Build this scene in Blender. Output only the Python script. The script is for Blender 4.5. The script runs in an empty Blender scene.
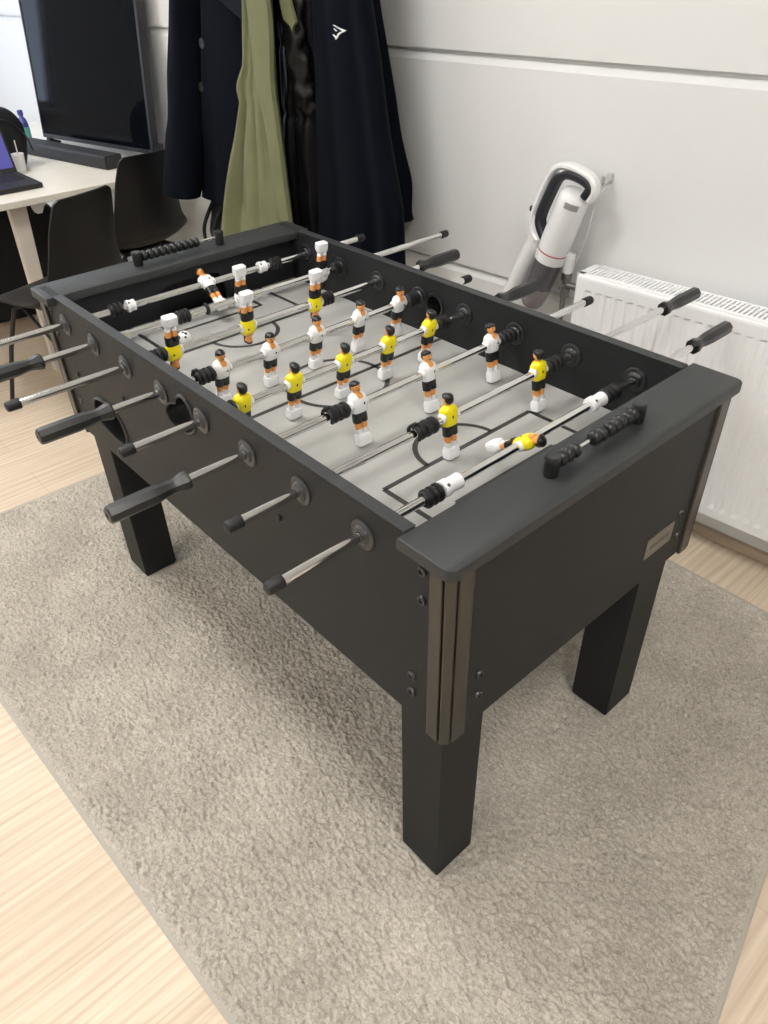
import bpy, bmesh, math, random
import numpy as np
from mathutils import Vector, Matrix, noise

random.seed(7)
scene = bpy.context.scene
COL = scene.collection
PI = math.pi
W = {}          # world matrix of every object, tracked here


# ------------------------------------------------------------------ materials
def nodes_of(name):
    m = bpy.data.materials.new(name)
    m.use_nodes = True
    nt = m.node_tree
    return m, nt, nt.nodes['Principled BSDF']


def mat(name, col, rough=0.5, metal=0.0, bump=0.0, bscale=200.0, var=0.0, vscale=8.0, spec=0.5,
        coat=0.0, trans=0.0, emit=None, estr=0.0, sheen=0.0, stretch=None, alpha=1.0):
    m, nt, b = nodes_of(name)
    N, L = nt.nodes, nt.links
    c = (col[0], col[1], col[2], 1)
    b.inputs['Base Color'].default_value = c
    b.inputs['Roughness'].default_value = rough
    b.inputs['Metallic'].default_value = metal
    b.inputs['Specular IOR Level'].default_value = spec
    b.inputs['Coat Weight'].default_value = coat
    b.inputs['Transmission Weight'].default_value = trans
    b.inputs['Sheen Weight'].default_value = sheen
    b.inputs['Alpha'].default_value = alpha
    if emit:
        b.inputs['Emission Color'].default_value = (*emit, 1)
        b.inputs['Emission Strength'].default_value = estr
    tc = N.new('ShaderNodeTexCoord')
    vec = tc.outputs['Object']
    if stretch:
        mp = N.new('ShaderNodeMapping')
        mp.inputs['Scale'].default_value = stretch
        L.new(vec, mp.inputs['Vector'])
        vec = mp.outputs['Vector']
    if var > 0:
        n = N.new('ShaderNodeTexNoise')
        n.inputs['Scale'].default_value = vscale
        n.inputs['Detail'].default_value = 5
        L.new(vec, n.inputs['Vector'])
        r = N.new('ShaderNodeValToRGB')
        r.color_ramp.elements[0].position = 0.3
        r.color_ramp.elements[1].position = 0.7
        r.color_ramp.elements[0].color = tuple(max(0, x * (1 - var)) for x in col) + (1,)
        r.color_ramp.elements[1].color = tuple(min(1, x * (1 + var)) for x in col) + (1,)
        L.new(n.outputs['Fac'], r.inputs['Fac'])
        L.new(r.outputs['Color'], b.inputs['Base Color'])
    if bump > 0:
        n2 = N.new('ShaderNodeTexNoise')
        n2.inputs['Scale'].default_value = bscale
        n2.inputs['Detail'].default_value = 3
        L.new(vec, n2.inputs['Vector'])
        bp = N.new('ShaderNodeBump')
        bp.inputs['Strength'].default_value = bump
        bp.inputs['Distance'].default_value = 0.002
        L.new(n2.outputs['Fac'], bp.inputs['Height'])
        L.new(bp.outputs['Normal'], b.inputs['Normal'])
    return m


def floor_material():
    m, nt, b = nodes_of('oak_laminate')
    N, L = nt.nodes, nt.links
    tc = N.new('ShaderNodeTexCoord')
    mp = N.new('ShaderNodeMapping')
    mp.inputs['Rotation'].default_value = (0, 0, PI / 2)
    L.new(tc.outputs['Object'], mp.inputs['Vector'])
    br = N.new('ShaderNodeTexBrick')
    br.offset = 0.37
    br.inputs['Scale'].default_value = 1.0
    br.inputs['Brick Width'].default_value = 1.25
    br.inputs['Row Height'].default_value = 0.19
    br.inputs['Mortar Size'].default_value = 0.0009
    br.inputs['Mortar Smooth'].default_value = 0.3
    br.inputs['Bias'].default_value = 0.0
    br.inputs['Color1'].default_value = (0.70, 0.59, 0.46, 1)
    br.inputs['Color2'].default_value = (0.77, 0.665, 0.53, 1)
    br.inputs['Mortar'].default_value = (0.60, 0.48, 0.35, 1)
    L.new(mp.outputs['Vector'], br.inputs['Vector'])
    # grain, stretched along the boards (world Y)
    mg = N.new('ShaderNodeMapping')
    mg.inputs['Scale'].default_value = (30, 1.3, 1)
    L.new(tc.outputs['Object'], mg.inputs['Vector'])
    ng = N.new('ShaderNodeTexNoise')
    ng.inputs['Scale'].default_value = 2.6
    ng.inputs['Detail'].default_value = 8
    ng.inputs['Distortion'].default_value = 0.9
    L.new(mg.outputs['Vector'], ng.inputs['Vector'])
    cr = N.new('ShaderNodeValToRGB')
    cr.color_ramp.elements[0].position = 0.35
    cr.color_ramp.elements[1].position = 0.68
    cr.color_ramp.elements[0].color = (0.80, 0.735, 0.67, 1)
    cr.color_ramp.elements[1].color = (1.06, 1.05, 1.03, 1)
    L.new(ng.outputs['Fac'], cr.inputs['Fac'])
    # cathedral figure
    mw = N.new('ShaderNodeMapping')
    mw.inputs['Scale'].default_value = (1, 0.10, 1)
    L.new(tc.outputs['Object'], mw.inputs['Vector'])
    wv = N.new('ShaderNodeTexWave')
    wv.wave_type = 'BANDS'; wv.bands_direction = 'X'
    wv.inputs['Scale'].default_value = 13.0
    wv.inputs['Distortion'].default_value = 22.0
    wv.inputs['Detail'].default_value = 1.5
    wv.inputs['Detail Scale'].default_value = 0.35
    L.new(mw.outputs['Vector'], wv.inputs['Vector'])
    cw = N.new('ShaderNodeValToRGB')
    cw.color_ramp.elements[0].position = 0.0
    cw.color_ramp.elements[1].position = 0.5
    cw.color_ramp.elements[0].color = (0.86, 0.80, 0.74, 1)
    cw.color_ramp.elements[1].color = (1, 1, 1, 1)
    L.new(wv.outputs['Fac'], cw.inputs['Fac'])
    m1 = N.new('ShaderNodeMixRGB'); m1.blend_type = 'MULTIPLY'; m1.inputs['Fac'].default_value = 0.55
    m2 = N.new('ShaderNodeMixRGB'); m2.blend_type = 'MULTIPLY'; m2.inputs['Fac'].default_value = 0.6
    L.new(br.outputs['Color'], m1.inputs['Color1']); L.new(cr.outputs['Color'], m1.inputs['Color2'])
    L.new(m1.outputs['Color'], m2.inputs['Color1']); L.new(cw.outputs['Color'], m2.inputs['Color2'])
    L.new(m2.outputs['Color'], b.inputs['Base Color'])
    b.inputs['Roughness'].default_value = 0.42
    b.inputs['Specular IOR Level'].default_value = 0.35
    return m


def rug_material():
    m, nt, b = nodes_of('rug_pile')
    N, L = nt.nodes, nt.links
    tc = N.new('ShaderNodeTexCoord')
    n1 = N.new('ShaderNodeTexNoise'); n1.inputs['Scale'].default_value = 5; n1.inputs['Detail'].default_value = 4
    n2 = N.new('ShaderNodeTexNoise'); n2.inputs['Scale'].default_value = 125; n2.inputs['Distortion'].default_value = 1.2; n2.inputs['Detail'].default_value = 3
    L.new(tc.outputs['Object'], n1.inputs['Vector']); L.new(tc.outputs['Object'], n2.inputs['Vector'])
    r1 = N.new('ShaderNodeValToRGB')
    r1.color_ramp.elements[0].position = 0.34; r1.color_ramp.elements[1].position = 0.66
    r1.color_ramp.elements[0].color = (0.465, 0.432, 0.375, 1)
    r1.color_ramp.elements[1].color = (0.57, 0.532, 0.465, 1)
    r2 = N.new('ShaderNodeValToRGB')
    r2.color_ramp.elements[0].position = 0.3; r2.color_ramp.elements[1].position = 0.7
    r2.color_ramp.elements[0].color = (0.60, 0.585, 0.56, 1)
    r2.color_ramp.elements[1].color = (1.24, 1.23, 1.21, 1)
    L.new(n1.outputs['Fac'], r1.inputs['Fac']); L.new(n2.outputs['Fac'], r2.inputs['Fac'])
    mx = N.new('ShaderNodeMixRGB'); mx.blend_type = 'MULTIPLY'; mx.inputs['Fac'].default_value = 0.8
    L.new(r1.outputs['Color'], mx.inputs['Color1']); L.new(r2.outputs['Color'], mx.inputs['Color2'])
    # one worn stain in front of the table
    sep = N.new('ShaderNodeVectorMath'); sep.operation = 'DISTANCE'
    sep.inputs[1].default_value = (STAIN[0], STAIN[1], 0)
    fl = N.new('ShaderNodeVectorMath'); fl.operation = 'MULTIPLY'; fl.inputs[1].default_value = (1, 1, 0)
    L.new(tc.outputs['Object'], fl.inputs[0]); L.new(fl.outputs[0], sep.inputs[0])
    rs = N.new('ShaderNodeValToRGB')
    rs.color_ramp.elements[0].position = 0.0; rs.color_ramp.elements[1].position = 0.035
    rs.color_ramp.elements[0].color = (0.62, 0.6, 0.58, 1); rs.color_ramp.elements[1].color = (1, 1, 1, 1)
    L.new(sep.outputs['Value'], rs.inputs['Fac'])
    mx2 = N.new('ShaderNodeMixRGB'); mx2.blend_type = 'MULTIPLY'; mx2.inputs['Fac'].default_value = 1
    L.new(mx.outputs['Color'], mx2.inputs['Color1']); L.new(rs.outputs['Color'], mx2.inputs['Color2'])
    L.new(mx2.outputs['Color'], b.inputs['Base Color'])
    b.inputs['Roughness'].default_value = 1.0
    b.inputs['Specular IOR Level'].default_value = 0.05
    b.inputs['Sheen Weight'].default_value = 0.15
    bp = N.new('ShaderNodeBump'); bp.inputs['Strength'].default_value = 0.7; bp.inputs['Distance'].default_value = 0.004
    L.new(n2.outputs['Fac'], bp.inputs['Height']); L.new(bp.outputs['Normal'], b.inputs['Normal'])
    return m


def ball_material():
    m, nt, b = nodes_of('football_spots')
    N, L = nt.nodes, nt.links
    tc = N.new('ShaderNodeTexCoord')
    v = N.new('ShaderNodeTexVoronoi'); v.inputs['Scale'].default_value = 62
    L.new(tc.outputs['Object'], v.inputs['Vector'])
    r = N.new('ShaderNodeValToRGB'); r.color_ramp.interpolation = 'CONSTANT'
    r.color_ramp.elements[0].color = (0.03, 0.03, 0.03, 1)
    r.color_ramp.elements[1].position = 0.24; r.color_ramp.elements[1].color = (0.8, 0.8, 0.8, 1)
    L.new(v.outputs['Distance'], r.inputs['Fac']); L.new(r.outputs['Color'], b.inputs['Base Color'])
    b.inputs['Roughness'].default_value = 0.35
    return m


STAIN = (-0.105, 0.11)
M = {}
M['black_board'] = mat('black_board', (0.0165, 0.0178, 0.0190), 0.50, bump=0.06, bscale=900, var=0.10, vscale=60, spec=0.22)
M['black_edge'] = mat('black_edge', (0.038, 0.040, 0.041), 0.5, bump=0.05, bscale=700, spec=0.45)
M['speckled_top'] = mat('speckled_top', (0.025, 0.028, 0.029), 0.48, bump=0.25, bscale=1100, var=0.22, vscale=700, spec=0.5)
M['leg_black'] = mat('leg_black', (0.0145, 0.0155, 0.0165), 0.5, bump=0.05, bscale=900, spec=0.24)
M['inner_black'] = mat('inner_black', (0.013, 0.0145, 0.018), 0.5, spec=0.4)
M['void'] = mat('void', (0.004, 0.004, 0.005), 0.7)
M['trim_metal'] = mat('trim_metal', (0.088, 0.083, 0.076), 0.34, metal=0.85, bump=0.05, bscale=500, stretch=(1, 1, 0.03))
M['plastic'] = mat('plastic', (0.014, 0.0145, 0.0155), 0.33, spec=0.5)
M['bushing'] = mat('bushing', (0.030, 0.031, 0.033), 0.28, spec=0.5)
M['rubber'] = mat('rubber', (0.011, 0.011, 0.012), 0.5, spec=0.45)
M['handle'] = mat('handle', (0.016, 0.017, 0.018), 0.36, spec=0.5, bump=0.08, bscale=600)
M['chrome'] = mat('chrome', (0.78, 0.78, 0.77), 0.10, metal=1.0)
M['bolt'] = mat('bolt', (0.07, 0.07, 0.075), 0.3, metal=0.7)
M['field'] = mat('field', (0.40, 0.40, 0.385), 0.42, var=0.05, vscale=3.0, stretch=(8, 0.5, 1), bump=0.02, bscale=600, spec=0.35)
M['field_line'] = mat('field_line', (0.035, 0.035, 0.034), 0.45)
M['plate'] = mat('plate', (0.24, 0.225, 0.21), 0.42, metal=0.8, bump=0.05, bscale=300, stretch=(1, .05, 1))
M['plate_mark'] = mat('plate_mark', (0.10, 0.09, 0.075), 0.5)
M['p_white'] = mat('p_white', (0.88, 0.885, 0.90), 0.3)
M['p_yellow'] = mat('p_yellow', (0.92, 0.78, 0.008), 0.32)
M['p_skin'] = mat('p_skin', (0.82, 0.36, 0.10), 0.35)
M['p_black'] = mat('p_black', (0.011, 0.012, 0.013), 0.3)
M['p_mark'] = mat('p_mark', (0.09, 0.085, 0.05), 0.5)
M['ball'] = ball_material()
M['floor'] = floor_material()
M['rug'] = rug_material()
M['rug_edge'] = mat('rug_edge', (0.45, 0.42, 0.365), 0.95, bump=0.4, bscale=300)
M['wall'] = mat('wall', (0.78, 0.785, 0.78), 0.55, var=0.012, vscale=3, bump=0.10, bscale=90, stretch=(1, 1, .25), spec=0.3)
M['ceiling'] = mat('ceiling', (0.80, 0.80, 0.79), 0.8)
M['skirting'] = mat('skirting', (0.56, 0.44, 0.32), 0.45, var=0.10, vscale=6, stretch=(1, 8, 8))
M['lamp'] = mat('lamp', (0.9, 0.9, 0.9), 0.4, emit=(1.0, 0.975, 0.935), estr=22.5)
M['lamp_frame'] = mat('lamp_frame', (0.8, 0.8, 0.8), 0.4)
M['rad'] = mat('rad', (0.90, 0.905, 0.91), 0.32, spec=0.45)
M['rad_dark'] = mat('rad_dark', (0.10, 0.10, 0.10), 0.6)
M['brass'] = mat('brass', (0.27, 0.265, 0.25), 0.3, metal=0.85)
M['vac_white'] = mat('vac_white', (0.84, 0.84, 0.84), 0.22, spec=0.5, coat=0.3)
M['vac_dark'] = mat('vac_dark', (0.018, 0.02, 0.026), 0.4)
M['vac_smoke'] = mat('vac_smoke', (0.10, 0.095, 0.105), 0.12, spec=0.6, coat=0.5)
M['vac_smoke_light'] = mat('vac_smoke_light', (0.24, 0.215, 0.215), 0.12, spec=0.6, coat=0.5)
M['vac_red'] = mat('vac_red', (0.45, 0.08, 0.09), 0.3)
M['grey_label'] = mat('grey_label', (0.35, 0.34, 0.33), 0.4)
M['cable_white'] = mat('cable_white', (0.78, 0.78, 0.77), 0.4)
M['hook'] = mat('hook', (0.55, 0.55, 0.54), 0.35)
M['navy_wool'] = mat('navy_wool', (0.0030, 0.0042, 0.0080), 0.95, bump=0.5, bscale=700, sheen=0.01, spec=0.06)
M['lapel'] = mat('lapel', (0.0075, 0.0095, 0.0155), 0.85, bump=0.4, bscale=700, spec=0.1)
M['navy_jersey'] = mat('navy_jersey', (0.0030, 0.0042, 0.0080), 0.92, bump=0.3, bscale=900, sheen=0.01, spec=0.07)
M['olive'] = mat('olive', (0.175, 0.18, 0.10), 0.85, bump=0.3, bscale=800, var=0.08, vscale=10, spec=0.15)
M['puffer'] = mat('puffer', (0.0055, 0.005, 0.0056), 0.45, bump=0.3, bscale=60, spec=0.28)
M['bag_black'] = mat('bag_black', (0.009, 0.0095, 0.012), 0.75, bump=0.3, bscale=300)
M['coat_button'] = mat('coat_button', (0.016, 0.015, 0.016), 0.4, spec=0.4)
M['logo'] = mat('logo', (0.8, 0.8, 0.8), 0.6)
M['desk_top'] = mat('desk_top', (0.76, 0.72, 0.64), 0.35, var=0.03, vscale=5)
M['desk_leg'] = mat('desk_leg', (0.66, 0.60, 0.53), 0.45)
M['chair_shell'] = mat('chair_shell', (0.006, 0.0063, 0.007), 0.42, spec=0.38)
M['chair_leg'] = mat('chair_leg', (0.022, 0.02, 0.02), 0.4, metal=0.3)
M['tv_bezel'] = mat('tv_bezel', (0.012, 0.012, 0.0135), 0.4)
M['tv_screen'] = mat('tv_screen', (0.003, 0.004, 0.006), 0.05, spec=0.07)
M['soundbar'] = mat('soundbar', (0.016, 0.016, 0.017), 0.6, bump=0.3, bscale=900)
M['laptop'] = mat('laptop', (0.014, 0.015, 0.018), 0.5)
M['laptop_screen'] = mat('laptop_screen', (0.02, 0.02, 0.05), 0.3, emit=(0.09, 0.085, 0.34), estr=0.9)
M['key'] = mat('key', (0.008, 0.008, 0.009), 0.5)
M['bottle_blue'] = mat('bottle_blue', (0.05, 0.07, 0.30), 0.25, coat=0.3)
M['teal'] = mat('teal', (0.10, 0.34, 0.30), 0.4)
M['window_glow'] = mat('window_glow', (0.8, 0.85, 0.95), 0.3, emit=(0.62, 0.76, 1.0), estr=5.5)


# ------------------------------------------------------------------ object plumbing
def root(name, label, cat, loc, rz=0.0, group=None):
    o = bpy.data.objects.new(name, None)
    COL.objects.link(o)
    o.empty_display_size = 0.1
    o.location = loc
    o.rotation_euler = (0, 0, rz)
    W[o] = Matrix.Translation(loc) @ Matrix.Rotation(rz, 4, 'Z')
    tag(o, label, cat, group)
    return o


def tag(o, label, cat, group=None):
    o['label'] = label
    o['category'] = cat
    if group:
        o['group'] = group
    return o


def structure(o):
    o['kind'] = 'structure'
    return o


def put(name, bm, mats, parent=None, frame=None, smooth=None, origin=None, label=None):
    """Link a bmesh as one mesh object. Vertices are world coordinates (after `frame`)."""
    if frame is not None:
        bmesh.ops.transform(bm, matrix=frame, verts=bm.verts)
    bmesh.ops.recalc_face_normals(bm, faces=bm.faces)
    if origin is None:
        xs = [v.co.x for v in bm.verts]; ys = [v.co.y for v in bm.verts]; zs = [v.co.z for v in bm.verts]
        origin = Vector(((min(xs) + max(xs)) / 2, (min(ys) + max(ys)) / 2, min(zs)))
    origin = Vector(origin)
    bmesh.ops.translate(bm, vec=-origin, verts=bm.verts)
    me = bpy.data.meshes.new(name)
    if smooth is not None:
        for f in bm.faces:
            f.smooth = True
        for e in bm.edges:
            if len(e.link_faces) == 2:
                if e.calc_face_angle(0) > math.radians(smooth):
                    e.smooth = False
    bm.to_mesh(me)
    bm.free()
    if not isinstance(mats, (list, tuple)):
        mats = [mats]
    for m_ in mats:
        me.materials.append(M[m_] if isinstance(m_, str) else m_)
    o = bpy.data.objects.new(name, me)
    COL.objects.link(o)
    o.location = origin
    W[o] = Matrix.Translation(origin)
    if parent is not None:
        o.parent = parent
        o.matrix_parent_inverse = W[parent].inverted()
    if label:
        o['label'] = label
    return o


def copy_part(o, parent, delta):
    """Linked-data copy of a part, moved by the matrix `delta` (world)."""
    c = o.copy()
    COL.objects.link(c)
    c.parent = parent
    W[c] = delta @ W[o]
    c.matrix_parent_inverse = W[parent].inverted()
    c.matrix_basis = W[c]
    return c


def copy_thing(r, loc, rz):
    c = r.copy()
    COL.objects.link(c)
    c.location = loc
    c.rotation_euler = (0, 0, rz)
    W[c] = Matrix.Translation(loc) @ Matrix.Rotation(rz, 4, 'Z')
    d = W[c] @ W[r].inverted()
    for ch in list(r.children):
        k = ch.copy(); COL.objects.link(k)
        k.parent = c
        k.matrix_parent_inverse = ch.matrix_parent_inverse.copy()
        W[k] = d @ W[ch]
        for g in list(ch.children):
            q = g.copy(); COL.objects.link(q)
            q.parent = k
            q.matrix_parent_inverse = g.matrix_parent_inverse.copy()
            W[q] = d @ W[g]
    return c


# ------------------------------------------------------------------ mesh helpers
def BM():
    return bmesh.new()


def box(bm, x0, x1, y0, y1, z0, z1, bev=0.0, mi=0, seg=2):
    t = bmesh.new()
    bmesh.ops.create_cube(t, size=1)
    bmesh.ops.scale(t, vec=(abs(x1 - x0), abs(y1 - y0), abs(z1 - z0)), verts=t.verts)
    bmesh.ops.translate(t, vec=((x0 + x1) / 2, (y0 + y1) / 2, (z0 + z1) / 2), verts=t.verts)
    if bev > 0:
        bmesh.ops.bevel(t, geom=list(t.edges), offset=bev, segments=seg, profile=0.5, affect='EDGES')
    merge(bm, t, mi)


def merge(bm, t, mi=None, mtx=None):
    if mtx is not None:
        bmesh.ops.transform(t, matrix=mtx, verts=t.verts)
    vm = {}
    for v in t.verts:
        vm[v] = bm.verts.new(v.co)
    for f in t.faces:
        try:
            nf = bm.faces.new([vm[v] for v in f.verts])
            nf.material_index = f.material_index if mi is None else mi
            nf.smooth = f.smooth
        except ValueError:
            pass
    t.free()


def loft(bm, rings, closed=True, cap0=True, cap1=True, mis=None, mi=0):
    rows = [[bm.verts.new(p) for p in r] for r in rings]
    n = len(rows[0])
    for i in range(len(rows) - 1):
        for j in range(n if closed else n - 1):
            k = (j + 1) % n
            f = bm.faces.new((rows[i][j], rows[i][k], rows[i + 1][k], rows[i + 1][j]))
            f.material_index = mis[i] if mis else mi
    if cap0:
        f = bm.faces.new(rows[0]); f.material_index = mis[0] if mis else mi
    if cap1:
        f = bm.faces.new(list(reversed(rows[-1]))); f.material_index = mis[-1] if mis else mi
    return rows


def lathe(bm, prof, seg=24, mtx=None, mi=0, cap=True):
    """prof: list of (r, z) -> surface about Z."""
    t = bmesh.new()
    rings = []
    for r, z in prof:
        r = max(r, 1e-5)
        rings.append([Vector((r * math.cos(2 * PI * k / seg), r * math.sin(2 * PI * k / seg), z)) for k in range(seg)])
    loft(t, rings, True, cap, cap)
    merge(bm, t, mi, mtx)


def cyl_between(bm, a, b, r0, r1=None, seg=12, mi=0):
    a = Vector(a); b = Vector(b)
    r1 = r0 if r1 is None else r1
    d = b - a
    q = d.to_track_quat('Z', 'Y').to_matrix().to_4x4()
    lathe(bm, [(r0, 0), (r1, d.length)], seg, Matrix.Translation(a) @ q, mi)


def tube(bm, pts, r, seg=8, mi=0, closed=False, radii=None):
    pts = [Vector(p) for p in pts]
    rings = []
    up = Vector((0, 0, 1))
    prev = None
    n = len(pts)
    for i, p in enumerate(pts):
        if i == 0: d = pts[1] - p
        elif i == n - 1: d = p - pts[i - 1]
        else: d = pts[i + 1] - pts[i - 1]
        d.normalize()
        if prev is None:
            a = d.cross(up)
            if a.length < 1e-3: a = d.cross(Vector((1, 0, 0)))
            a.normalize()
        else:
            a = prev - d * prev.dot(d)
            a.normalize()
        prev = a
        bvec = d.cross(a)
        rr = radii[i] if radii else r
        rings.append([p + rr * (math.cos(2 * PI * k / seg) * a + math.sin(2 * PI * k / seg) * bvec) for k in range(seg)])
    loft(bm, rings, True, True, True, mi=mi)


def spline(pts, per=8):
    """Catmull-Rom through pts (tuples of any length)."""
    P = [np.array(p, float) for p in pts]
    out = []
    for i in range(len(P) - 1):
        p0 = P[max(i - 1, 0)]; p1 = P[i]; p2 = P[i + 1]; p3 = P[min(i + 2, len(P) - 1)]
        for k in range(per):
            t = k / per
            out.append(0.5 * ((2 * p1) + (-p0 + p2) * t + (2 * p0 - 5 * p1 + 4 * p2 - p3) * t * t + (-p0 + 3 * p1 - 3 * p2 + p3) * t ** 3))
    out.append(P[-1])
    return [tuple(o) for o in out]


def prism(bm, poly, h0, h1, axis='y', mi=0, bev=0.0):
    """Extrude a 2D polygon. axis 'y': poly=(x,z); 'z': poly=(x,y); 'x': poly=(y,z)."""
    def P(p, h):
        if axis == 'y': return Vector((p[0], h, p[1]))
        if axis == 'z': return Vector((p[0], p[1], h))
        return Vector((h, p[0], p[1]))
    t = bmesh.new()
    loft(t, [[P(p, h0) for p in poly], [P(p, h1) for p in poly]])
    if bev > 0:
        es = [e for e in t.edges if abs(e.calc_face_angle(0)) > 0.6]
        bmesh.ops.bevel(t, geom=es, offset=bev, segments=2, profile=0.5, affect='EDGES')
    merge(bm, t, mi)


def ellipsoid(bm, c, r, mi=0, u=20, v=12, mtx=None):
    t = bmesh.new()
    bmesh.ops.create_uvsphere(t, u_segments=u, v_segments=v, radius=1)
    bmesh.ops.scale(t, vec=r, verts=t.verts)
    bmesh.ops.translate(t, vec=c, verts=t.verts)
    merge(bm, t, mi, mtx)


def cut(bm, cutters):
    """Boolean-subtract each cutter bmesh from bm; returns a new bmesh."""
    me = bpy.data.meshes.new('tmp'); bm.to_mesh(me); bm.free()
    o = bpy.data.objects.new('tmp', me); COL.objects.link(o)
    cs = []
    for c in cutters:
        bmesh.ops.recalc_face_normals(c, faces=c.faces)
        cm = bpy.data.meshes.new('tmpc'); c.to_mesh(cm); c.free()
        co = bpy.data.objects.new('tmpc', cm); COL.objects.link(co); cs.append(co)
        md = o.modifiers.new('b', 'BOOLEAN'); md.operation = 'DIFFERENCE'; md.object = co; md.solver = 'EXACT'
    dg = bpy.context.evaluated_depsgraph_get()
    dg.update()
    out = bmesh.new()
    out.from_mesh(o.evaluated_get(dg).to_mesh())
    for q in [o] + cs:
        d = q.data
        bpy.data.objects.remove(q, do_unlink=True)
        bpy.data.meshes.remove(d)
    return out


def rot_axis_y():
    """Maps a lathe's Z axis onto +Y."""
    return Matrix.Rotation(-PI / 2, 4, 'X')


def smoothstep(a, b, x):
    t = min(1, max(0, (x - a) / (b - a)))
    return t * t * (3 - 2 * t)


# ================================================================== ROOM
PHI = math.radians(3.6)
WALL = Matrix.Translation((-0.15, 1.455, 0)) @ Matrix.Rotation(PHI, 4, 'Z')
# wall frame: +X along the wall, -Y into the room, Z up
CEIL = 2.75
XL, XR, YF = -5.6, 3.2, -3.6

bm = BM()
box(bm, XL - .1, XR + .1, YF - .1, 2.0, -0.06, 0.0)
structure(put('floor', bm, 'floor', origin=(0, 0, 0)))
bm = BM()
box(bm, XL - .1, XR + .1, YF - .1, 2.0, CEIL, CEIL + .06)
structure(put('ceiling', bm, 'ceiling'))
# back wall: horizontal cladding with recessed joints
bm = BM()
u0, u1 = -5.7, 3.5
prof = [(0.0, 0.0)]
for zj in (0.607, 1.236, 1.865, 2.494):
    prof += [(0.0, zj - 0.017), (0.016, zj + 0.001), (0.020, zj + 0.003), (0.020, zj + 0.016), (0.0, zj + 0.014)]
prof += [(0.0, CEIL)]
rings = []
poly = [(y, z) for y, z in prof] + [(0.10, CEIL), (0.10, 0.0)]
t = bmesh.new()
loft(t, [[Vector((u0, y, z)) for y, z in poly], [Vector((u1, y, z)) for y, z in poly]])
merge(bm, t, 0)
structure(put('wall_back', bm, 'wall', frame=WALL))
WY0, WY1, WZ0, WZ1 = -1.15, 0.45, 0.85, 2.3
bm = BM(); box(bm, XL - .1, XL, YF, 1.6, 0, CEIL)
c_ = BM(); box(c_, XL - .3, XL + .2, WY0, WY1, WZ0, WZ1)
structure(put('wall_left', cut(bm, [c_]), 'wall'))
bm = BM(); box(bm, XR, XR + .1, YF, 1.75, 0, CEIL)
structure(put('wall_right', bm, 'wall'))
bm = BM(); box(bm, XL - .1, XR + .1, YF - .1, YF, 0, CEIL)
structure(put('wall_front', bm, 'wall'))
win = bpy.data.objects.new('window_1', None); COL.objects.link(win); win.location = (XL, (WY0 + WY1) / 2, WZ0)
W[win] = Matrix.Translation(win.location); structure(win)
bm = BM()
for a, b_ in ((WY0, WY0 + .05), (WY1 - .05, WY1), ((WY0 + WY1) / 2 - .03, (WY0 + WY1) / 2 + .03)):
    box(bm, XL - .08, XL - .02, a, b_, WZ0, WZ1, .004)
for a, b_ in ((WZ0, WZ0 + .05), (WZ1 - .05, WZ1)):
    box(bm, XL - .08, XL - .02, WY0, WY1, a, b_, .004)
put('window_frame', bm, 'lamp_frame', win)
bm = BM(); box(bm, XL - .06, XL - .05, WY0 + .02, WY1 - .02, WZ0 + .02, WZ1 - .02)
put('window_pane', bm, 'window_glow', win)
bm = BM(); box(bm, XL - .02, XL + .10, WY0 - .03, WY1 + .03, WZ0 - .03, WZ0, .004)
put('window_sill', bm, 'lamp_frame', win)
# skirting along the back wall
bm = BM()
prism(bm, [(-0.022, 0), (-0.022, 0.014), (-0.014, 0.024), (-0.0005, 0.026), (-0.0005, 0)], -5.3, 3.3, 'x')
structure(put('baseboard_back', bm, 'skirting', frame=WALL))

# ceiling lights
k = 0
lights = [(-3.3, -2.2), (-3.3, -0.10), (-1.2, -2.2), (-1.2, -0.10), (0.9, -2.2), (0.9, -0.10)]
names_l = ['farther from the coat wall, left of the camera', 'above the desk', 'over the bare floor in front of the table',
           'over the foosball table', 'behind the camera over open floor', 'over the rug near the radiator']
for (lx, ly), nm in zip(lights, names_l):
    r_ = root('ceiling_light', 'square white LED ceiling panel ' + nm, 'ceiling light', (lx, ly, CEIL - .03), 0, 'LED ceiling panels')
    bm = BM()
    for s in (-1, 1):
        box(bm, lx - .31, lx + .31, ly + s * .30 - .01, ly + s * .30 + .01, CEIL - .03, CEIL - .0005, .002)
        box(bm, lx + s * .30 - .01, lx + s * .30 + .01, ly - .29, ly + .29, CEIL - .03, CEIL - .0005, .002)
    put('frame', bm, 'lamp_frame', r_)
    bm = BM(); box(bm, lx - .29, lx + .29, ly - .29, ly + .29, CEIL - .02, CEIL - .006)
    put('diffuser', bm, 'lamp', r_)

# ================================================================== RUG
RA, RB, RC, RD = (-1.915, -0.49), (0.590, -0.375), (0.25, 1.237), (-1.845, 1.25)   # near-left, near-right, far-right, far-left
RUGZ = 0.012


def vnoise(nx, ny, sx, sy, seed):
    rs = np.random.RandomState(seed)
    g = rs.rand(int(ny / sy) + 3, int(nx / sx) + 3)
    X = np.arange(nx) / sx; Y = np.arange(ny) / sy
    xi = X.astype(int); yi = Y.astype(int)
    fx = X - xi; fy = Y - yi
    fx = fx * fx * (3 - 2 * fx); fy = fy * fy * (3 - 2 * fy)
    a = g[np.ix_(yi, xi)]; b_ = g[np.ix_(yi, xi + 1)]; c_ = g[np.ix_(yi + 1, xi)]; d = g[np.ix_(yi + 1, xi + 1)]
    return (a * (1 - fx) + b_ * fx) * (1 - fy)[:, None] + (c_ * (1 - fx) + d * fx) * fy[:, None]


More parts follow.
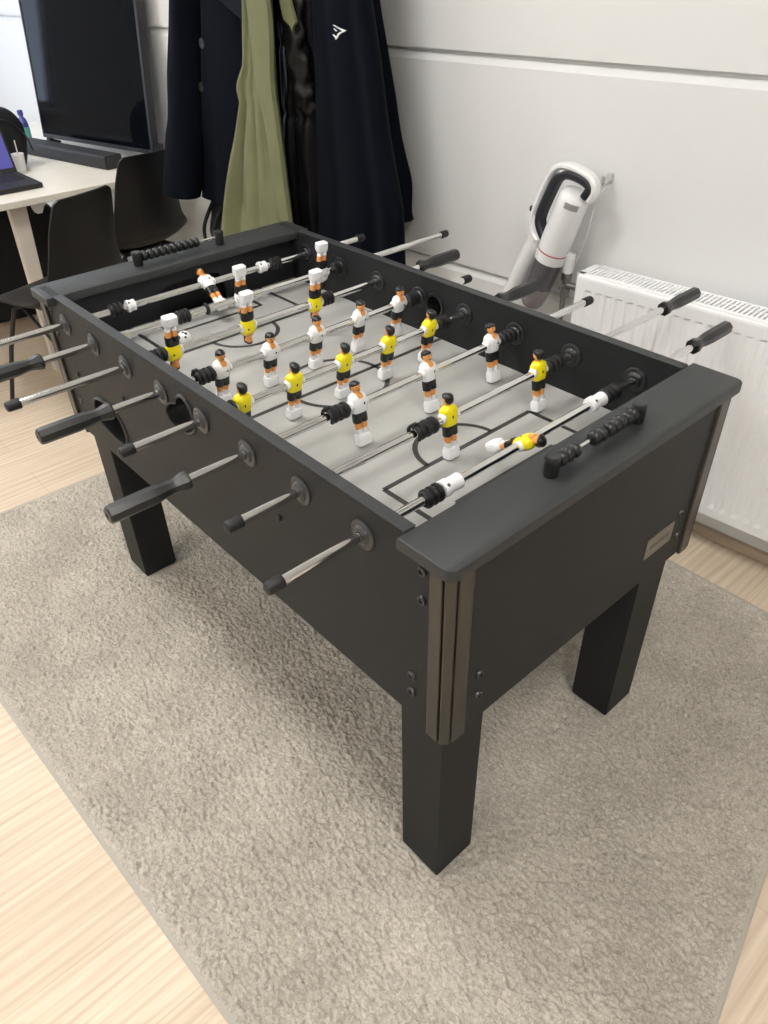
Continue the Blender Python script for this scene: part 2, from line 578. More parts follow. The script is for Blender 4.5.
def make_rug():
    nx, ny = 960, 672
    S = np.linspace(0, 1, nx); T = np.linspace(0, 1, ny)
    s, t_ = np.meshgrid(S, T)
    P = (np.outer(1 - T, 1 - S)[..., None] * np.array(RA) + np.outer(1 - T, S)[..., None] * np.array(RB)
         + np.outer(T, S)[..., None] * np.array(RC) + np.outer(T, 1 - S)[..., None] * np.array(RD))
    h = 0.0090 * (vnoise(nx, ny, 3.0, 1.7, 1) - .5) + 0.0062 * (vnoise(nx, ny, 5.2, 3.0, 2) - .5) \
        + 0.0048 * (vnoise(nx, ny, 1.5, 1.2, 3) - .5) + 0.003 * (vnoise(nx, ny, 21, 18, 4) - .5)
    edge = np.minimum(np.minimum(s, 1 - s) * 2.4, np.minimum(t_, 1 - t_) * 1.65)
    fall = np.clip(edge / 0.02, 0, 1)
    h = h * fall + RUGZ - 0.008 * (1 - fall) ** 2
    # the legs press the pile flat
    for cx, cy in ((-.086, .087), (-1.31, .087), (-.086, .663), (-1.31, .663)):
        m_ = (np.abs(P[..., 0] - cx) < .056) & (np.abs(P[..., 1] - cy) < .056)
        h[m_] = np.minimum(h[m_], RUGZ - .003)
    jit = 0.0011
    rs = np.random.RandomState(9)
    V = np.dstack([P[..., 0] + rs.uniform(-jit, jit, P.shape[:2]) * fall, P[..., 1] + rs.uniform(-jit, jit, P.shape[:2]) * fall, h])
    V = V.reshape(-1, 3)
    idx = np.arange(nx * ny).reshape(ny, nx)
    q = np.stack([idx[:-1, :-1], idx[:-1, 1:], idx[1:, 1:], idx[1:, :-1]], -1).reshape(-1, 4)
    me = bpy.data.meshes.new('pile')
    me.vertices.add(len(V)); me.vertices.foreach_set('co', V.ravel())
    me.loops.add(q.size); me.loops.foreach_set('vertex_index', q.ravel().astype(np.int32))
    me.polygons.add(len(q))
    me.polygons.foreach_set('loop_start', np.arange(0, q.size, 4).astype(np.int32))
    me.polygons.foreach_set('loop_total', np.full(len(q), 4, np.int32))
    me.update(); me.validate()
    me.polygons.foreach_set('use_smooth', np.ones(len(q), bool))
    me.materials.append(M['rug'])
    return me


rug = root('rug', 'beige grey short-pile rug under the black foosball table', 'rug', (-.7, .4, 0))
po = bpy.data.objects.new('pile', make_rug()); COL.objects.link(po)
po.parent = rug; po.matrix_parent_inverse = W[rug].inverted(); W[po] = Matrix.Identity(4)
po['kind'] = 'stuff'
bm = BM()
cor = [Vector((*p, 0)) for p in (RA, RB, RC, RD)]
cen = sum(cor, Vector()) / 4
for i in range(4):
    a, b_ = cor[i], cor[(i + 1) % 4]
    d = (b_ - a).normalized(); nn = Vector((d.y, -d.x, 0))
    ring = [(0, 0.0), (.0055, .0012), (.006, .004), (.002, .0065), (-.012, .007), (-.014, 0.0)]
    t = bmesh.new()
    loft(t, [[a + nn * q[0] - d * max(q[0], 0) + Vector((0, 0, q[1])) for q in ring], [b_ + nn * q[0] + d * max(q[0], 0) + Vector((0, 0, q[1])) for q in ring]])
    merge(bm, t, 0)
put('binding', bm, 'rug_edge', rug)

# ================================================================== FOOSBALL TABLE
H = 0.875
tbl = root('foosball_table', 'black foosball table with grey pitch and chrome rods standing on the beige rug', 'foosball table', (-.70, .375, RUGZ))
YN0, YN1 = 0.016, 0.036          # near side panel
YF0, YF1 = 0.714, 0.734          # far side panel
ZB = 0.500
RZ = 0.820
RX = [-(0.1905 + 0.1514 * (7 - i)) for i in range(8)]
FZ = 0.735


def circ(cx, cz, r, n=32, a0=0, a1=2 * PI):
    return [(cx + r * math.cos(a0 + (a1 - a0) * k / n), cz + r * math.sin(a0 + (a1 - a0) * k / n)) for k in range(n)]


# near side panel with ball-return pocket, ball-entry cup and rod holes
ARCH = [(-1.198, .588), (-1.150, .578), (-1.105, .573), (-1.066, .578), (-1.052, .596), (-1.053, .622),
        (-1.068, .645), (-1.095, .656), (-1.13, .660), (-1.165, .657), (-1.195, .645), (-1.206, .618)]
CUP = [(-.737, .787), (-.728, .779), (-.700, .777), (-.684, .786), (-.682, .806), (-.690, .824), (-.700, .837), (-.712, .840),
       (-.722, .833), (-.730, .821), (-.748, .812), (-.766, .803), (-.783, .792), (-.790, .778), (-.786, .765), (-.770, .760), (-.752, .768)]
CUP = [(-.676, .806), (-.684, .828), (-.700, .842), (-.716, .842), (-.730, .832), (-.738, .818), (-.756, .812), (-.776, .800),
       (-.786, .784), (-.780, .770), (-.762, .762), (-.738, .762), (-.712, .766), (-.690, .776), (-.678, .790)]
bm = BM()
box(bm, -1.376, -0.018, YN0, YN1, ZB, H - .0005, .0015)
cs = []
for poly in (ARCH, CUP):
    c_ = BM(); prism(c_, poly, YN0 - .02, YN1 + .02, 'y'); cs.append(c_)
put('side_panel', cut(bm, cs), 'black_board', tbl)
bm = BM()
box(bm, -1.376, -0.018, YF0, YF1, ZB, H - .0005, .0015)
c_ = BM(); prism(c_, circ(-.742, .812, .024), YF0 - .02, YF1 + .02, 'y')
put('side_panel', cut(bm, [c_]), 'black_board', tbl)


def rim(poly, y, w, d, name, mi):
    bm_ = BM()
    n = len(poly)
    cx = sum(p[0] for p in poly) / n; cz = sum(p[1] for p in poly) / n
    pts = [(p[0], y, p[1]) for p in poly]
    sp = spline(pts + [pts[0]], 4)[:-1]
    rings = []
    for (x, yy, z) in sp:
        v = Vector((x - cx, 0, z - cz)).normalized()
        b0 = Vector((x, y, z))
        rings.append([b0 - v * .001 + Vector((0, d, 0)), b0 - v * .001 + Vector((0, -.003, 0)), b0 + v * w * .4 + Vector((0, -.0045, 0)),
                      b0 + v * w + Vector((0, -.001, 0)), b0 + v * w + Vector((0, .0, 0))])
    rings.append(rings[0])
    loft(bm_, rings, False, False, False)
    return put(name, bm_, mi, tbl, smooth=40)


rim(ARCH, YN0 - .0006, .007, .030, 'ball_return_rim', 'plastic')
rim(CUP, YN0 - .0006, .006, .045, 'ball_entry_cup', 'plastic')
# dark pocket boxes behind the openings
bm = BM(); box(bm, -1.22, -1.04, .0365, .14, .555, .680)
t = BM(); box(t, -1.215, -1.045, .030, .135, .56, .675)
put('ball_return_tray', cut(bm, [t]), 'void', tbl)
bm = BM(); prism(bm, circ(-.742, .812, .030), YF1 - .0005, YF1 + .030, 'y')
t = BM(); prism(t, circ(-.742, .812, .024), YF1 - .01, YF1 + .026, 'y')
t2 = BM(); prism(t2, circ(-.716, .828, .012), YF1 + .01, YF1 + .05, 'y')
put('ball_entry_tube', cut(bm, [t, t2]), 'plastic', tbl)
ring = BM()
lathe(ring, [(.024, 0), (.024, -.004), (.030, -.004), (.031, -.001), (.031, 0)], 32, Matrix.Translation((-.742, YF0 - .0005, .812)) @ rot_axis_y().inverted() @ Matrix.Rotation(PI, 4, 'X'), cap=False)
put('ball_entry_rim', ring, 'plastic', tbl, smooth=40)

# end panels, inner end walls with goals
XN_OUT, XF_OUT = -0.012, -1.384
bm = BM(); box(bm, XN_OUT - .02, XN_OUT, YN0 + .002, YF1 - .002, ZB, .8545, .0015)
put('end_panel', bm, 'black_board', tbl)
bm = BM(); box(bm, XF_OUT, XF_OUT + .02, YN0 + .002, YF1 - .002, ZB, .8545, .0015)
put('end_panel', bm, 'black_board', tbl)
GOAL = [(.285, .725), (.485, .725), (.485, .790), (.470, .808), (.445, .815), (.325, .815), (.300, .808), (.285, .790)]
for xa, xb in ((-.114, -.102), (-1.334, -1.322)):
    bm = BM(); box(bm, xa, xb, YN1 + .0005, YF0 - .0005, .71, .8545)
    c_ = BM(); prism(c_, GOAL, xa - .02, xb + .02, 'x')
    put('goal_wall', cut(bm, [c_]), 'inner_black', tbl)
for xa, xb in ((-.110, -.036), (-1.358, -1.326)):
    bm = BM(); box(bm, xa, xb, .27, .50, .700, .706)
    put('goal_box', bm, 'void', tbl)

# cap plates on both ends
def round_rect(x0, x1, y0, y1, r, n=6):
    out = []
    for cx, cy, a in ((x1 - r, y1 - r, 0), (x0 + r, y1 - r, PI / 2), (x0 + r, y0 + r, PI), (x1 - r, y0 + r, 1.5 * PI)):
        for k in range(n + 1):
            out.append((cx + r * math.cos(a + k * PI / 2 / n), cy + r * math.sin(a + k * PI / 2 / n)))
    return out


def cap_plate(x0, x1, out_sign, z1):
    bm_ = BM()
    r = .016
    poly = round_rect(x0, x1, 0.0, .752, r)
    # square off the corners facing the pitch
    if out_sign > 0:
        poly = [p if p[0] > x0 + r + 1e-6 else ((x0, p[1]) if True else p) for p in poly]
    else:
        poly = [p if p[0] < x1 - r - 1e-6 else ((x1, p[1]) if True else p) for p in poly]
    cl = []
    for p in poly:
        if not cl or (Vector(p) - Vector(cl[-1])).length > 1e-5:
            cl.append(p)
    def off(s):
        cx, cy = (x0 + x1) / 2, .376
        return [(cx + (p[0] - cx) * (1 - s / ((x1 - x0) / 2)), cy + (p[1] - cy) * (1 - s / .376)) for p in cl]
    z0 = z1 - .021
    rings = [[Vector((*p, z)) for p in off(s)] for s, z in ((.003, z0), (0, z0 + .002), (0, z1 - .003), (.001, z1 - .001), (.003, z1))]
    loft(bm_, rings)
    return put('end_cap', bm_, 'speckled_top', tbl, smooth=35)


cap_plate(-.1025, 0.0, 1, H)
cap_plate(-1.3965, -1.288, -1, H - .001)
# narrow top rails of the side walls get the same speckled finish
for y0, y1 in ((YN0 - .0005, YN1 + .0015), (YF0 - .0015, YF1 + .0005)):
    bm = BM(); box(bm, -1.2875, -.103, y0, y1, H - .0004, H + .0014, .0006, seg=1)
    put('top_rail', bm, 'speckled_top', tbl)

# pitch with its printed lines
LN = .0006
bm = BM()
box(bm, -1.322, -.102, YN1 + .0005, YF0 - .0005, FZ - .015, FZ)


def fline(x0, x1, y0, y1):
    box(bm, x0, x1, y0, y1, FZ - .001, FZ + LN, 0, 1)


def farc(cx, cy, r, a0, a1, w=.0105, n=64):
    ins, outs = [], []
    for k_ in range(n + 1):
        a = a0 + (a1 - a0) * k_ / n
        ins.append(Vector((cx + (r - w / 2) * math.cos(a), cy + (r - w / 2) * math.sin(a), FZ + LN)))
        outs.append(Vector((cx + (r + w / 2) * math.cos(a), cy + (r + w / 2) * math.sin(a), FZ + LN)))
    vi = [bm.verts.new(p) for p in ins]; vo = [bm.verts.new(p) for p in outs]
    for k_ in range(n):
        f = bm.faces.new((vi[k_], vo[k_], vo[k_ + 1], vi[k_ + 1])); f.material_index = 1


CXF = -.720
YC = .388
fline(CXF - .005, CXF + .005, YN1 + .001, YF0 - .001)
farc(CXF, YC, .112, 0, 2 * PI)
for sg in (1, -1):
    px = CXF + sg * .377        # penalty line
    ex = CXF + sg * .6015
    lo, hi = min(px, ex), max(px, ex)
    yl, yh = .190, .592
    fline(px - .005, px + .005, yl, yh)
    fline(lo, hi, yl - .005, yl + .005); fline(lo, hi, yh - .005, yh + .005)
    gx = CXF + sg * .492
    lo, hi = min(gx, ex), max(gx, ex)
    fline(gx - .005, gx + .005, .255, .522)
    fline(lo, hi, .250, .260); fline(lo, hi, .517, .527)
    if sg > 0:
        farc(px, YC, .088, PI / 2, 1.5 * PI)
    else:
        farc(px, YC, .088, -PI / 2, PI / 2)
    ya = YN1 + .003
put('playfield', bm, ['field', 'field_line'], tbl)
bm = BM(); box(bm, -1.36, -.034, YN1 + .001, YF0 - .001, ZB, ZB + .012)
c_ = []
for lx in ((-.138, -.02), (-1.39, -1.258)):
    for ly in ((.0, .139), (.611, .75)):
        t = BM(); box(t, lx[0], lx[1], ly[0], ly[1], ZB - .05, ZB + .05); c_.append(t)
put('bottom_panel', cut(bm, c_), 'inner_black', tbl)

# legs
for (x0, y0) in ((-.136, .037), (-1.36, .037), (-.136, .613), (-1.36, .613)):
    bm = BM(); box(bm, x0, x0 + .1, y0, y0 + .1, RUGZ + .004, .70, .0015)
    lg = put('leg', bm, 'leg_black', tbl)
    bm = BM(); box(bm, x0 + .003, x0 + .097, y0 + .003, y0 + .097, RUGZ - .0025, RUGZ + .0045, .001)
    put('foot_pad', bm, 'rubber', lg)

# corner trims
TP = [(-.049, .0155), (-.049, .0105), (-.046, .0090), (-.0255, .0090), (-.0245, .0105), (-.0235, .0145), (-.0215, .0145), (-.0205, .0105),
      (-.0190, .0095), (-.0165, .0100), (-.0085, .0180), (-.0075, .0205), (-.0085, .0220), (-.0125, .0230), (-.0125, .0250), (-.0085, .0260),
      (-.0065, .0270), (-.0065, .0525), (-.0080, .0555), (-.0120, .0560), (-.0125, .0260), (-.0180, .0200), (-.0240, .0160)]
CX0, CY0 = -.698, .375
for sx in (1, -1):
    for sy in (1, -1):
        bm = BM()
        poly = []
        for x, y in TP:
            xx = x if sx > 0 else XF_OUT - (x - XN_OUT)
            yy = y if sy > 0 else .75 - y
            poly.append((xx, yy))
        prism(bm, poly, ZB - .002, .8535, 'z')
        put('corner_trim', bm, 'trim_metal', tbl)

# bolts
def bolt_bm(axis, p):
    b_ = BM()
    prof = [(.0085, 0), (.0085, .0015), (.0072, .0040), (.0045, .0048), (.0042, .0022), (1e-4, .0020)]
    if axis == 'y-': m_ = Matrix.Rotation(PI / 2, 4, 'X')
    elif axis == 'x+': m_ = Matrix.Rotation(PI / 2, 4, 'Y')
    elif axis == 'y+': m_ = Matrix.Rotation(-PI / 2, 4, 'X')
    else: m_ = Matrix.Rotation(-PI / 2, 4, 'Y')
    lathe(b_, prof, 18, Matrix.Translation(p) @ m_)
    return b_


for (x, z) in ((-.067, .829), (-.067, .775), (-.087, .598), (-.087, .560), (-1.330, .829), (-1.330, .775), (-1.310, .598), (-1.310, .560)):
    put('bolt', bolt_bm('y-', (x, YN0 + .0005, z)), 'bolt', tbl, smooth=40)
for (y, z) in ((.086, .610), (.087, .561), (.659, .620), (.671, .559)):
    put('bolt', bolt_bm('x+', (XN_OUT - .0005, y, z)), 'bolt', tbl, smooth=40)
for (x, z) in ((-.418, .723), (-1.007, .722), (-1.262, .688)):
    b_ = BM(); lathe(b_, [(.006, 0), (.006, .004), (.004, .006), (1e-4, .0062)], 14, Matrix.Translation((x, YN0 + .0005, z)) @ Matrix.Rotation(PI / 2, 4, 'X'))
    put('plug', b_, 'rubber', tbl, smooth=40)

# maker's plate on the end panel, worn unreadable
bm = BM()
prism(bm, round_rect(.548, .642, .564, .612, .004), XN_OUT - .0005, XN_OUT + .0015, 'x')
pl = put('name_plate', bm, 'plate', tbl, label='small brushed silver plate')
bm = BM()
random.seed(3)
y = .563
while y < .628:
    hgt = random.uniform(.007, .012)
    w_ = random.uniform(.003, .0055)
    prism(bm, [(y, .583), (y + w_, .583), (y + w_, .583 + hgt), (y + w_ * .3, .583 + hgt)], XN_OUT + .0014, XN_OUT + .0019, 'x')
    y += w_ + .0024
put('plate_lettering', bm, 'plate_mark', pl)

# score counters
def counter(x, y0, y1, beads, zc):
    bm_ = BM()
    r_ = put('score_counter', _rod_bm(x, y0, y1, zc), 'chrome', tbl)
    for i, yy in enumerate((y0, y1)):
        b_ = BM()
        lathe(b_, [(.0112, 0), (.0120, .002), (.0126, .026), (.0128, .032), (.0112, .0352), (1e-4, .036)], 24, Matrix.Translation((x, yy, zc - .0205)))
        put('counter_post', b_, 'plastic', r_, smooth=35)
    for yy in beads:
        b_ = BM()
        lathe(b_, [(.0028, -.0079), (.0080, -.0077), (.0112, -.0052), (.0125, -.0014), (.0125, .0014), (.0112, .0052), (.0080, .0077), (.0028, .0079)], 24,
              Matrix.Translation((x, yy, zc)) @ rot_axis_y())
        put('counter_bead', b_, 'plastic', r_, smooth=50)


def _rod_bm(x, y0, y1, z):
    b_ = BM(); cyl_between(b_, (x, y0, z), (x, y1, z), .0026, seg=12); return b_


pn = .0162
yA, yB = .266, .490
bd = [yA + .0195 + pn * i for i in range(3)]
bd += [yB - .0195 - pn * i - (.004 if i > 4 else 0) for i in range(7)]
counter(-.054, yA, yB, bd, H + .0200)
yA, yB = .262, .500
counter(-1.346, yA, yB, [yA + .0195 + .0165 * i for i in range(10)], H + .0190)

# bushings
for x in RX:
    for side in ('near', 'far_in', 'far_out', 'near_in'):
        if side == 'near_in':
            continue
        b_ = BM()
        prof = [(.0250, 0), (.0250, .0022), (.0235, .0034), (.0165, .0036), (.0150, .0060), (.0120, .0085), (.0094, .0090), (.0086, .0088), (.0086, 0)]
        if side == 'near': m_ = Matrix.Translation((x, YN0 - .0003, RZ)) @ Matrix.Rotation(PI / 2, 4, 'X')
        elif side == 'far_in': m_ = Matrix.Translation((x, YF0 - .0003, RZ)) @ Matrix.Rotation(PI / 2, 4, 'X')
        else: m_ = Matrix.Translation((x, YF1 + .0003, RZ)) @ Matrix.Rotation(-PI / 2, 4, 'X')
        lathe(b_, prof, 32, m_, cap=False)
        put('rod_bushing', b_, 'bushing' if side == 'near' else 'plastic', tbl, smooth=30)


# ---------------------------------------------------------------- players
def ring_se(cx, cy, z, hx, hy, n=20, e=2.6):
    out = []
    for k_ in range(n):
        a = 2 * PI * k_ / n
        c_, s_ = math.cos(a), math.sin(a)
        out.append(Vector((cx + hx * math.copysign(abs(c_) ** (2 / e), c_), cy + hy * math.copysign(abs(s_) ** (2 / e), s_), z)))
    return out


def player_bm(yellow):
    """Local frame: rod along Y through the origin, faces +X, Z up."""
    b_ = BM()
    W_, J, S, K, MK = 0, 1, 2, 3, 4      # white, jersey, skin, black, mark
    # boots: one joined white block with a kicking wedge, split toes
    rs = [ring_se(.0005, 0, -.0825, .0070, .0118, e=5), ring_se(.0010, 0, -.0810, .0092, .0132, e=5), ring_se(.0010, 0, -.0660, .0095, .0134, e=5),
          ring_se(.0000, 0, -.0600, .0080, .0122, e=4)]
    loft(b_, rs, mi=W_)
    for s in (-1, 1):
        rs = [ring_se(-.0005, s * .0062, -.0625, .0056, .0052), ring_se(-.0005, s * .0062, -.0500, .0052, .0048), ring_se(-.0005, s * .0062, -.0490, .0058, .0053)]
        loft(b_, rs, mi=W_)
        rs = [ring_se(-.0005, s * .0062, -.0492, .0048, .0046), ring_se(.0003, s * .0062, -.0420, .0056, .0052), ring_se(0, s * .0062, -.0330, .0058, .0056)]
        loft(b_, rs, mi=S)
        rs = [ring_se(0, s * .0064, -.0352, .0076, .0068), ring_se(0, s * .0063, -.0240, .0080, .0068), ring_se(0, s * .0060, -.0180, .0080, .0070)]
        loft(b_, rs, mi=K)
    rs = [ring_se(0, 0, -.0270, .0076, .0120), ring_se(0, 0, -.0190, .0086, .0130), ring_se(0, 0, -.0110, .0082, .0124)]
    loft(b_, rs, mi=K)
    # shirt
    rs = [ring_se(0, 0, -.0150, .0088, .0130), ring_se(0, 0, -.0125, .0098, .0138), ring_se(.0002, 0, -.004, .0112, .0142), ring_se(.0006, 0, .006, .0120, .0152),
          ring_se(.0004, 0, .0135, .0112, .0160), ring_se(-.0002, 0, .0185, .0092, .0142), ring_se(-.0005, 0, .0220, .0066, .0092), ring_se(-.0005, 0, .0236, .0050, .0056)]
    loft(b_, rs, mi=J)
    # moulded arms held along the rod: boss through which the rod runs, with sleeves
    for s in (-1, 1):
        rs = []
        for yy, rx, rz, zc in ((.0100, .0075, .0095, .0060), (.0140, .0080, .0100, .0040), (.0168, .0084, .0098, .0018), (.0182, .0078, .0090, .0008), (.0186, .0060, .0070, 0.0)):
            rs.append([Vector((rx * math.cos(2 * PI * k_ / 20), s * yy, zc + rz * math.sin(2 * PI * k_ / 20))) for k_ in range(20)])
        loft(b_, rs, mi=W_)
    # V neck (front), neck, head, hair, nose, ears
    t = bmesh.new()
    loft(t, [ring_se(.0025, 0, .0190, .0062, .0052), ring_se(.0006, 0, .0245, .0050, .0050), ring_se(.0005, 0, .0290, .0050, .0050)], mi=S)
    merge(b_, t, S)
    t = bmesh.new()
    vs = [(.0122, 0, .0060), (.0108, .0052, .0180), (.0080, .0050, .0225), (.0080, -.0050, .0225), (.0108, -.0052, .0180)]
    f0 = [t.verts.new(Vector(v)) for v in vs]; f1 = [t.verts.new(Vector(v) - Vector((.006, 0, 0))) for v in vs]
    t.faces.new(f0); t.faces.new(list(reversed(f1)))
    for i in range(5):
        t.faces.new((f0[i], f0[(i + 1) % 5], f1[(i + 1) % 5], f1[i]))
    merge(b_, t, S)
    ellipsoid(b_, (.0012, 0, .0345), (.0080, .0074, .0100), S)
    ellipsoid(b_, (.0088, 0, .0335), (.0024, .0016, .0024), S, 8, 6)
    for s in (-1, 1):
        ellipsoid(b_, (.0005, s * .0074, .0338), (.0022, .0012, .0028), S, 8, 6)
        ellipsoid(b_, (.0082, s * .0030, .0362), (.0010, .0014, .0009), K, 8, 6)
    ellipsoid(b_, (.0084, 0, .0292), (.0008, .0026, .0007), MK, 8, 6)
    # hair: cap and back of head
    ellipsoid(b_, (-.0012, 0, .0392), (.0092, .0085, .0066), K)
    ellipsoid(b_, (-.0040, 0, .0345), (.0062, .0079, .0092), K)
    ellipsoid(b_, (.0040, 0, .0412), (.0052, .0068, .0036), K)
    # small shirt marks, chest and back
    ellipsoid(b_, (.0116, .0050, .0030), (.0012, .0022, .0030), MK, 10, 6)
    ellipsoid(b_, (-.0112, .0018, .0030), (.0010, .0016, .0036), MK, 10, 6)
    bmesh.ops.scale(b_, vec=(1.16, 1.16, 1.0), verts=b_.verts)
    if yellow:
        bmesh.ops.transform(b_, matrix=Matrix.Rotation(PI, 4, 'Z'), verts=b_.verts)
    return b_


MATW = ['p_white', 'p_white', 'p_skin', 'p_black', 'p_mark']
MATY = ['p_white', 'p_yellow', 'p_skin', 'p_black', 'p_mark']
protos = {}


def handle_prof():
    # (r, distance from the table-side end), L = .140
    return [(.0080, 0), (.0150, 0), (.0168, .002), (.0168, .008), (.0150, .014), (.0128, .022), (.0122, .030), (.0130, .040), (.0150, .054), (.0158, .066),
            (.0158, .130), (.0150, .137), (.0120, .140), (.0050, .1402), (.0046, .1372), (1e-4, .137)]


def add_handle(rod, x, y_in, sgn, L=.140):
    b_ = BM()
    prof = [(r, z * L / .14) for r, z in handle_prof()]
    m_ = Matrix.Translation((x, y_in, RZ)) @ (Matrix.Rotation(-PI / 2, 4, 'X') if sgn > 0 else Matrix.Rotation(PI / 2, 4, 'X')) @ Matrix.Rotation(PI / 8, 4, 'Z')
    lathe(b_, prof, 8, m_)
    put('handle', b_, 'handle', rod, smooth=24, label='black octagonal plastic grip')


def add_cap(rod, x, y_in, sgn):
    b_ = BM()
    m_ = Matrix.Translation((x, y_in, RZ)) @ (Matrix.Rotation(-PI / 2, 4, 'X') if sgn > 0 else Matrix.Rotation(PI / 2, 4, 'X'))
    lathe(b_, [(.0082, 0), (.0100, .0005), (.0105, .002), (.0103, .022), (.0094, .0262), (.0065, .0280), (1e-4, .0284)], 24, m_)
    put('end_cap', b_, 'rubber', rod, smooth=40, label='black rubber end cap')


def add_bumper(rod, x, yc, L, tab=0):
    b_ = BM()
    n = 3
    prof = [(.0082, -L / 2), (.0118, -L / 2)]
    st = L / n
    for i in range(n):
        z = -L / 2 + st * i
        prof += [(.0122, z + st * .08), (.0158, z + st * .22), (.0163, z + st * .45), (.0158, z + st * .70), (.0122, z + st * .92)]
    prof += [(.0118, L / 2), (.0082, L / 2)]
    lathe(b_, prof, 28, Matrix.Translation((x, yc, RZ)) @ rot_axis_y())
    if tab:
        # open clip collar at the outer end
        pts = []
        for k_ in range(13):
            a = math.radians(-120 + 240 * k_ / 12)
            pts.append((x + .0145 * math.sin(a), yc - L / 2 - .006, RZ + .0145 * math.cos(a)))
        tube(b_, pts, .0038, 8)
        prism(b_, [(x - .004, RZ + .014), (x + .004, RZ + .014), (x + .003, RZ + .021), (x - .003, RZ + .021)], yc - L / 2 - .012, yc - L / 2 - .001, 'y')
    put('bumper', b_, 'rubber', rod, smooth=50, label='black ribbed rubber bumper')


def add_collar(rod, x, yc, L):
    b_ = BM()
    lathe(b_, [(.0082, -L / 2), (.0138, -L / 2), (.0150, -L / 2 + .002), (.0150, -L / 6), (.0132, -L / 8), (.0132, L / 4), (.0138, L / 2), (.0082, L / 2)], 28,
          Matrix.Translation((x, yc, RZ)) @ rot_axis_y())
    # screw dimple
    lathe(b_, [(.0030, .0), (.0030, .0005), (.0022, .0008), (1e-4, .0006)], 12, Matrix.Translation((x, yc - L / 3.2, RZ)) @ Matrix.Rotation(math.radians(40), 4, 'Y') @ Matrix.Translation((0, 0, .0150)), 1)
    put('stop_collar', b_, ['p_white', 'p_mark'], rod, smooth=40, label='white plastic stop collar')


def add_player(rod, x, y, yellow, ang):
    key = yellow
    mtx = Matrix.Translation((x, y, RZ)) @ Matrix.Rotation(math.radians(ang), 4, 'Y')
    if key not in protos:
        o = put('player', player_bm(yellow), MATY if yellow else MATW, None, smooth=42, origin=(0, 0, 0))
        protos[key] = o.data
        bpy.data.objects.remove(o, do_unlink=True)
    o = bpy.data.objects.new('player', protos[key])
    COL.objects.link(o)
    o.parent = rod
    o.matrix_parent_inverse = W[rod].inverted()
    o.matrix_basis = mtx
    W[o] = mtx
    o['label'] = ('yellow' if yellow else 'white') + ' shirted figure with black shorts and white boots'


#       near end y, far end y, handle side, angle, yellow, players, bumpers (centre, length, tab), collars (centre, length)
RODS = [
    (-.330, .926, 'n', -55, False, [.392], [(.140, .034, 0), (.604, .034, 0)], [(.178, .020), (.562, .022)]),
    (-.240, 1.122, 'n', 188, False, [.398, .648], [(.236, .032, 0), (.704, .034, 0)], []),
    (-.231, 1.006, 'f', 188, True, [.126, .316, .510], [(.090, .036, 0), (.546, .032, 0)], []),
    (-.228, .896, 'n', 10, False, [.152, .273, .397, .523, .645], [(.117, .034, 1), (.690, .034, 0)], []),
    (-.147, .977, 'f', 9, True, [.104, .225, .352, .475, .598], [(.072, .030, 0), (.640, .034, 0)], []),
    (-.240, .992, 'n', -9, False, [.261, .446, .636], [(.215, .040, 1), (.684, .044, 0)], []),
    (-.124, 1.205, 'f', -8, True, [.350, .606], [(.292, .046, 1), (.650, .046, 0)], []),
    (-.157, 1.070, 'f', 60, True, [.380], [(.156, .036, 0), (.628, .044, 0)], [(.196, .040), (.584, .040)]),
]
for x, (y0, y1, hs, ang, yel, pls, bumps, cols) in zip(RX, RODS):
    b_ = BM()
    cyl_between(b_, (x, y0 + .012, RZ), (x, y1 - .012, RZ), .0079, seg=28)
    rod = put('rod', b_, 'chrome', tbl, smooth=40, origin=(x, .375, RZ), label='chrome steel rod of the %s team' % ('yellow' if yel else 'white'))
    if hs == 'n':
        add_handle(rod, x, y0 + .140, -1)
        add_cap(rod, x, y1 - .028, 1)
    else:
        L = .145
        add_handle(rod, x, y1 - L, 1, L)
        add_cap(rod, x, y0 + .028, -1)
    for yc, L, tb in bumps:
        add_bumper(rod, x, yc, L, tb)
    for yc, L in cols:
        add_collar(rod, x, yc, L)
    for y in pls:
        add_player(rod, x, y, yel, ang)
    if ang == 188 and not yel:
        b_ = BM(); pts = []
        for k_ in range(15):
            a = math.radians(-40 + 250 * k_ / 14)
            pts.append((x + .0115 * math.sin(a), .300, RZ + .0115 * math.cos(a)))
        tube(b_, pts, .0032, 8)
        put('clip_ring', b_, 'rubber', rod, smooth=50, label='black open clip ring')

b_ = BM(); ellipsoid(b_, (-1.136, .246, FZ + .0172), (.0165, .0165, .0165), 0, 32, 20)
tag(put('foosball_ball', b_, 'ball', smooth=60, origin=(-1.136, .246, FZ + .0172)), 'small white black-spotted ball lying on the grey pitch near the far goal', 'ball')

# ================================================================== RADIATOR (wall frame)
def rad_frame(parts):
    return WALL


RU0, RU1, RZ0, RZ1 = -.598, .78, .153, .748
rad = root('radiator', 'white ribbed panel radiator with grille top on the back wall', 'radiator', WALL @ Vector((.1, -.08, RZ0)), PHI)
bm = BM()
PITCH = .0333
us = []
n = int((RU1 - RU0 - .04) / PITCH)
cols = [(RU0 + .003, 0)]
start = RU0 + .030
for i in range(n):
    a = start + i * PITCH
    cols += [(a, 0), (a + .0065, 1), (a + .0175, 1), (a + .024, 0)]
cols += [(RU1 - .003, 0)]
rows = [(RZ0, .004, 0), (RZ0 + .004, 0, 0), (RZ0 + .030, 0, 0), (RZ0 + .044, 0, 1), (RZ1 - .046, 0, 1), (RZ1 - .040, 0, 0), (RZ1 - .012, 0, 0), (RZ1 - .006, .0015, 0), (RZ1, .008, 0)]
YFR = -.1315
grid = []
for z, back, dep in rows:
    grid.append([bm.verts.new((u, YFR + back + .0042 * dep * rec, z)) for u, rec in cols])
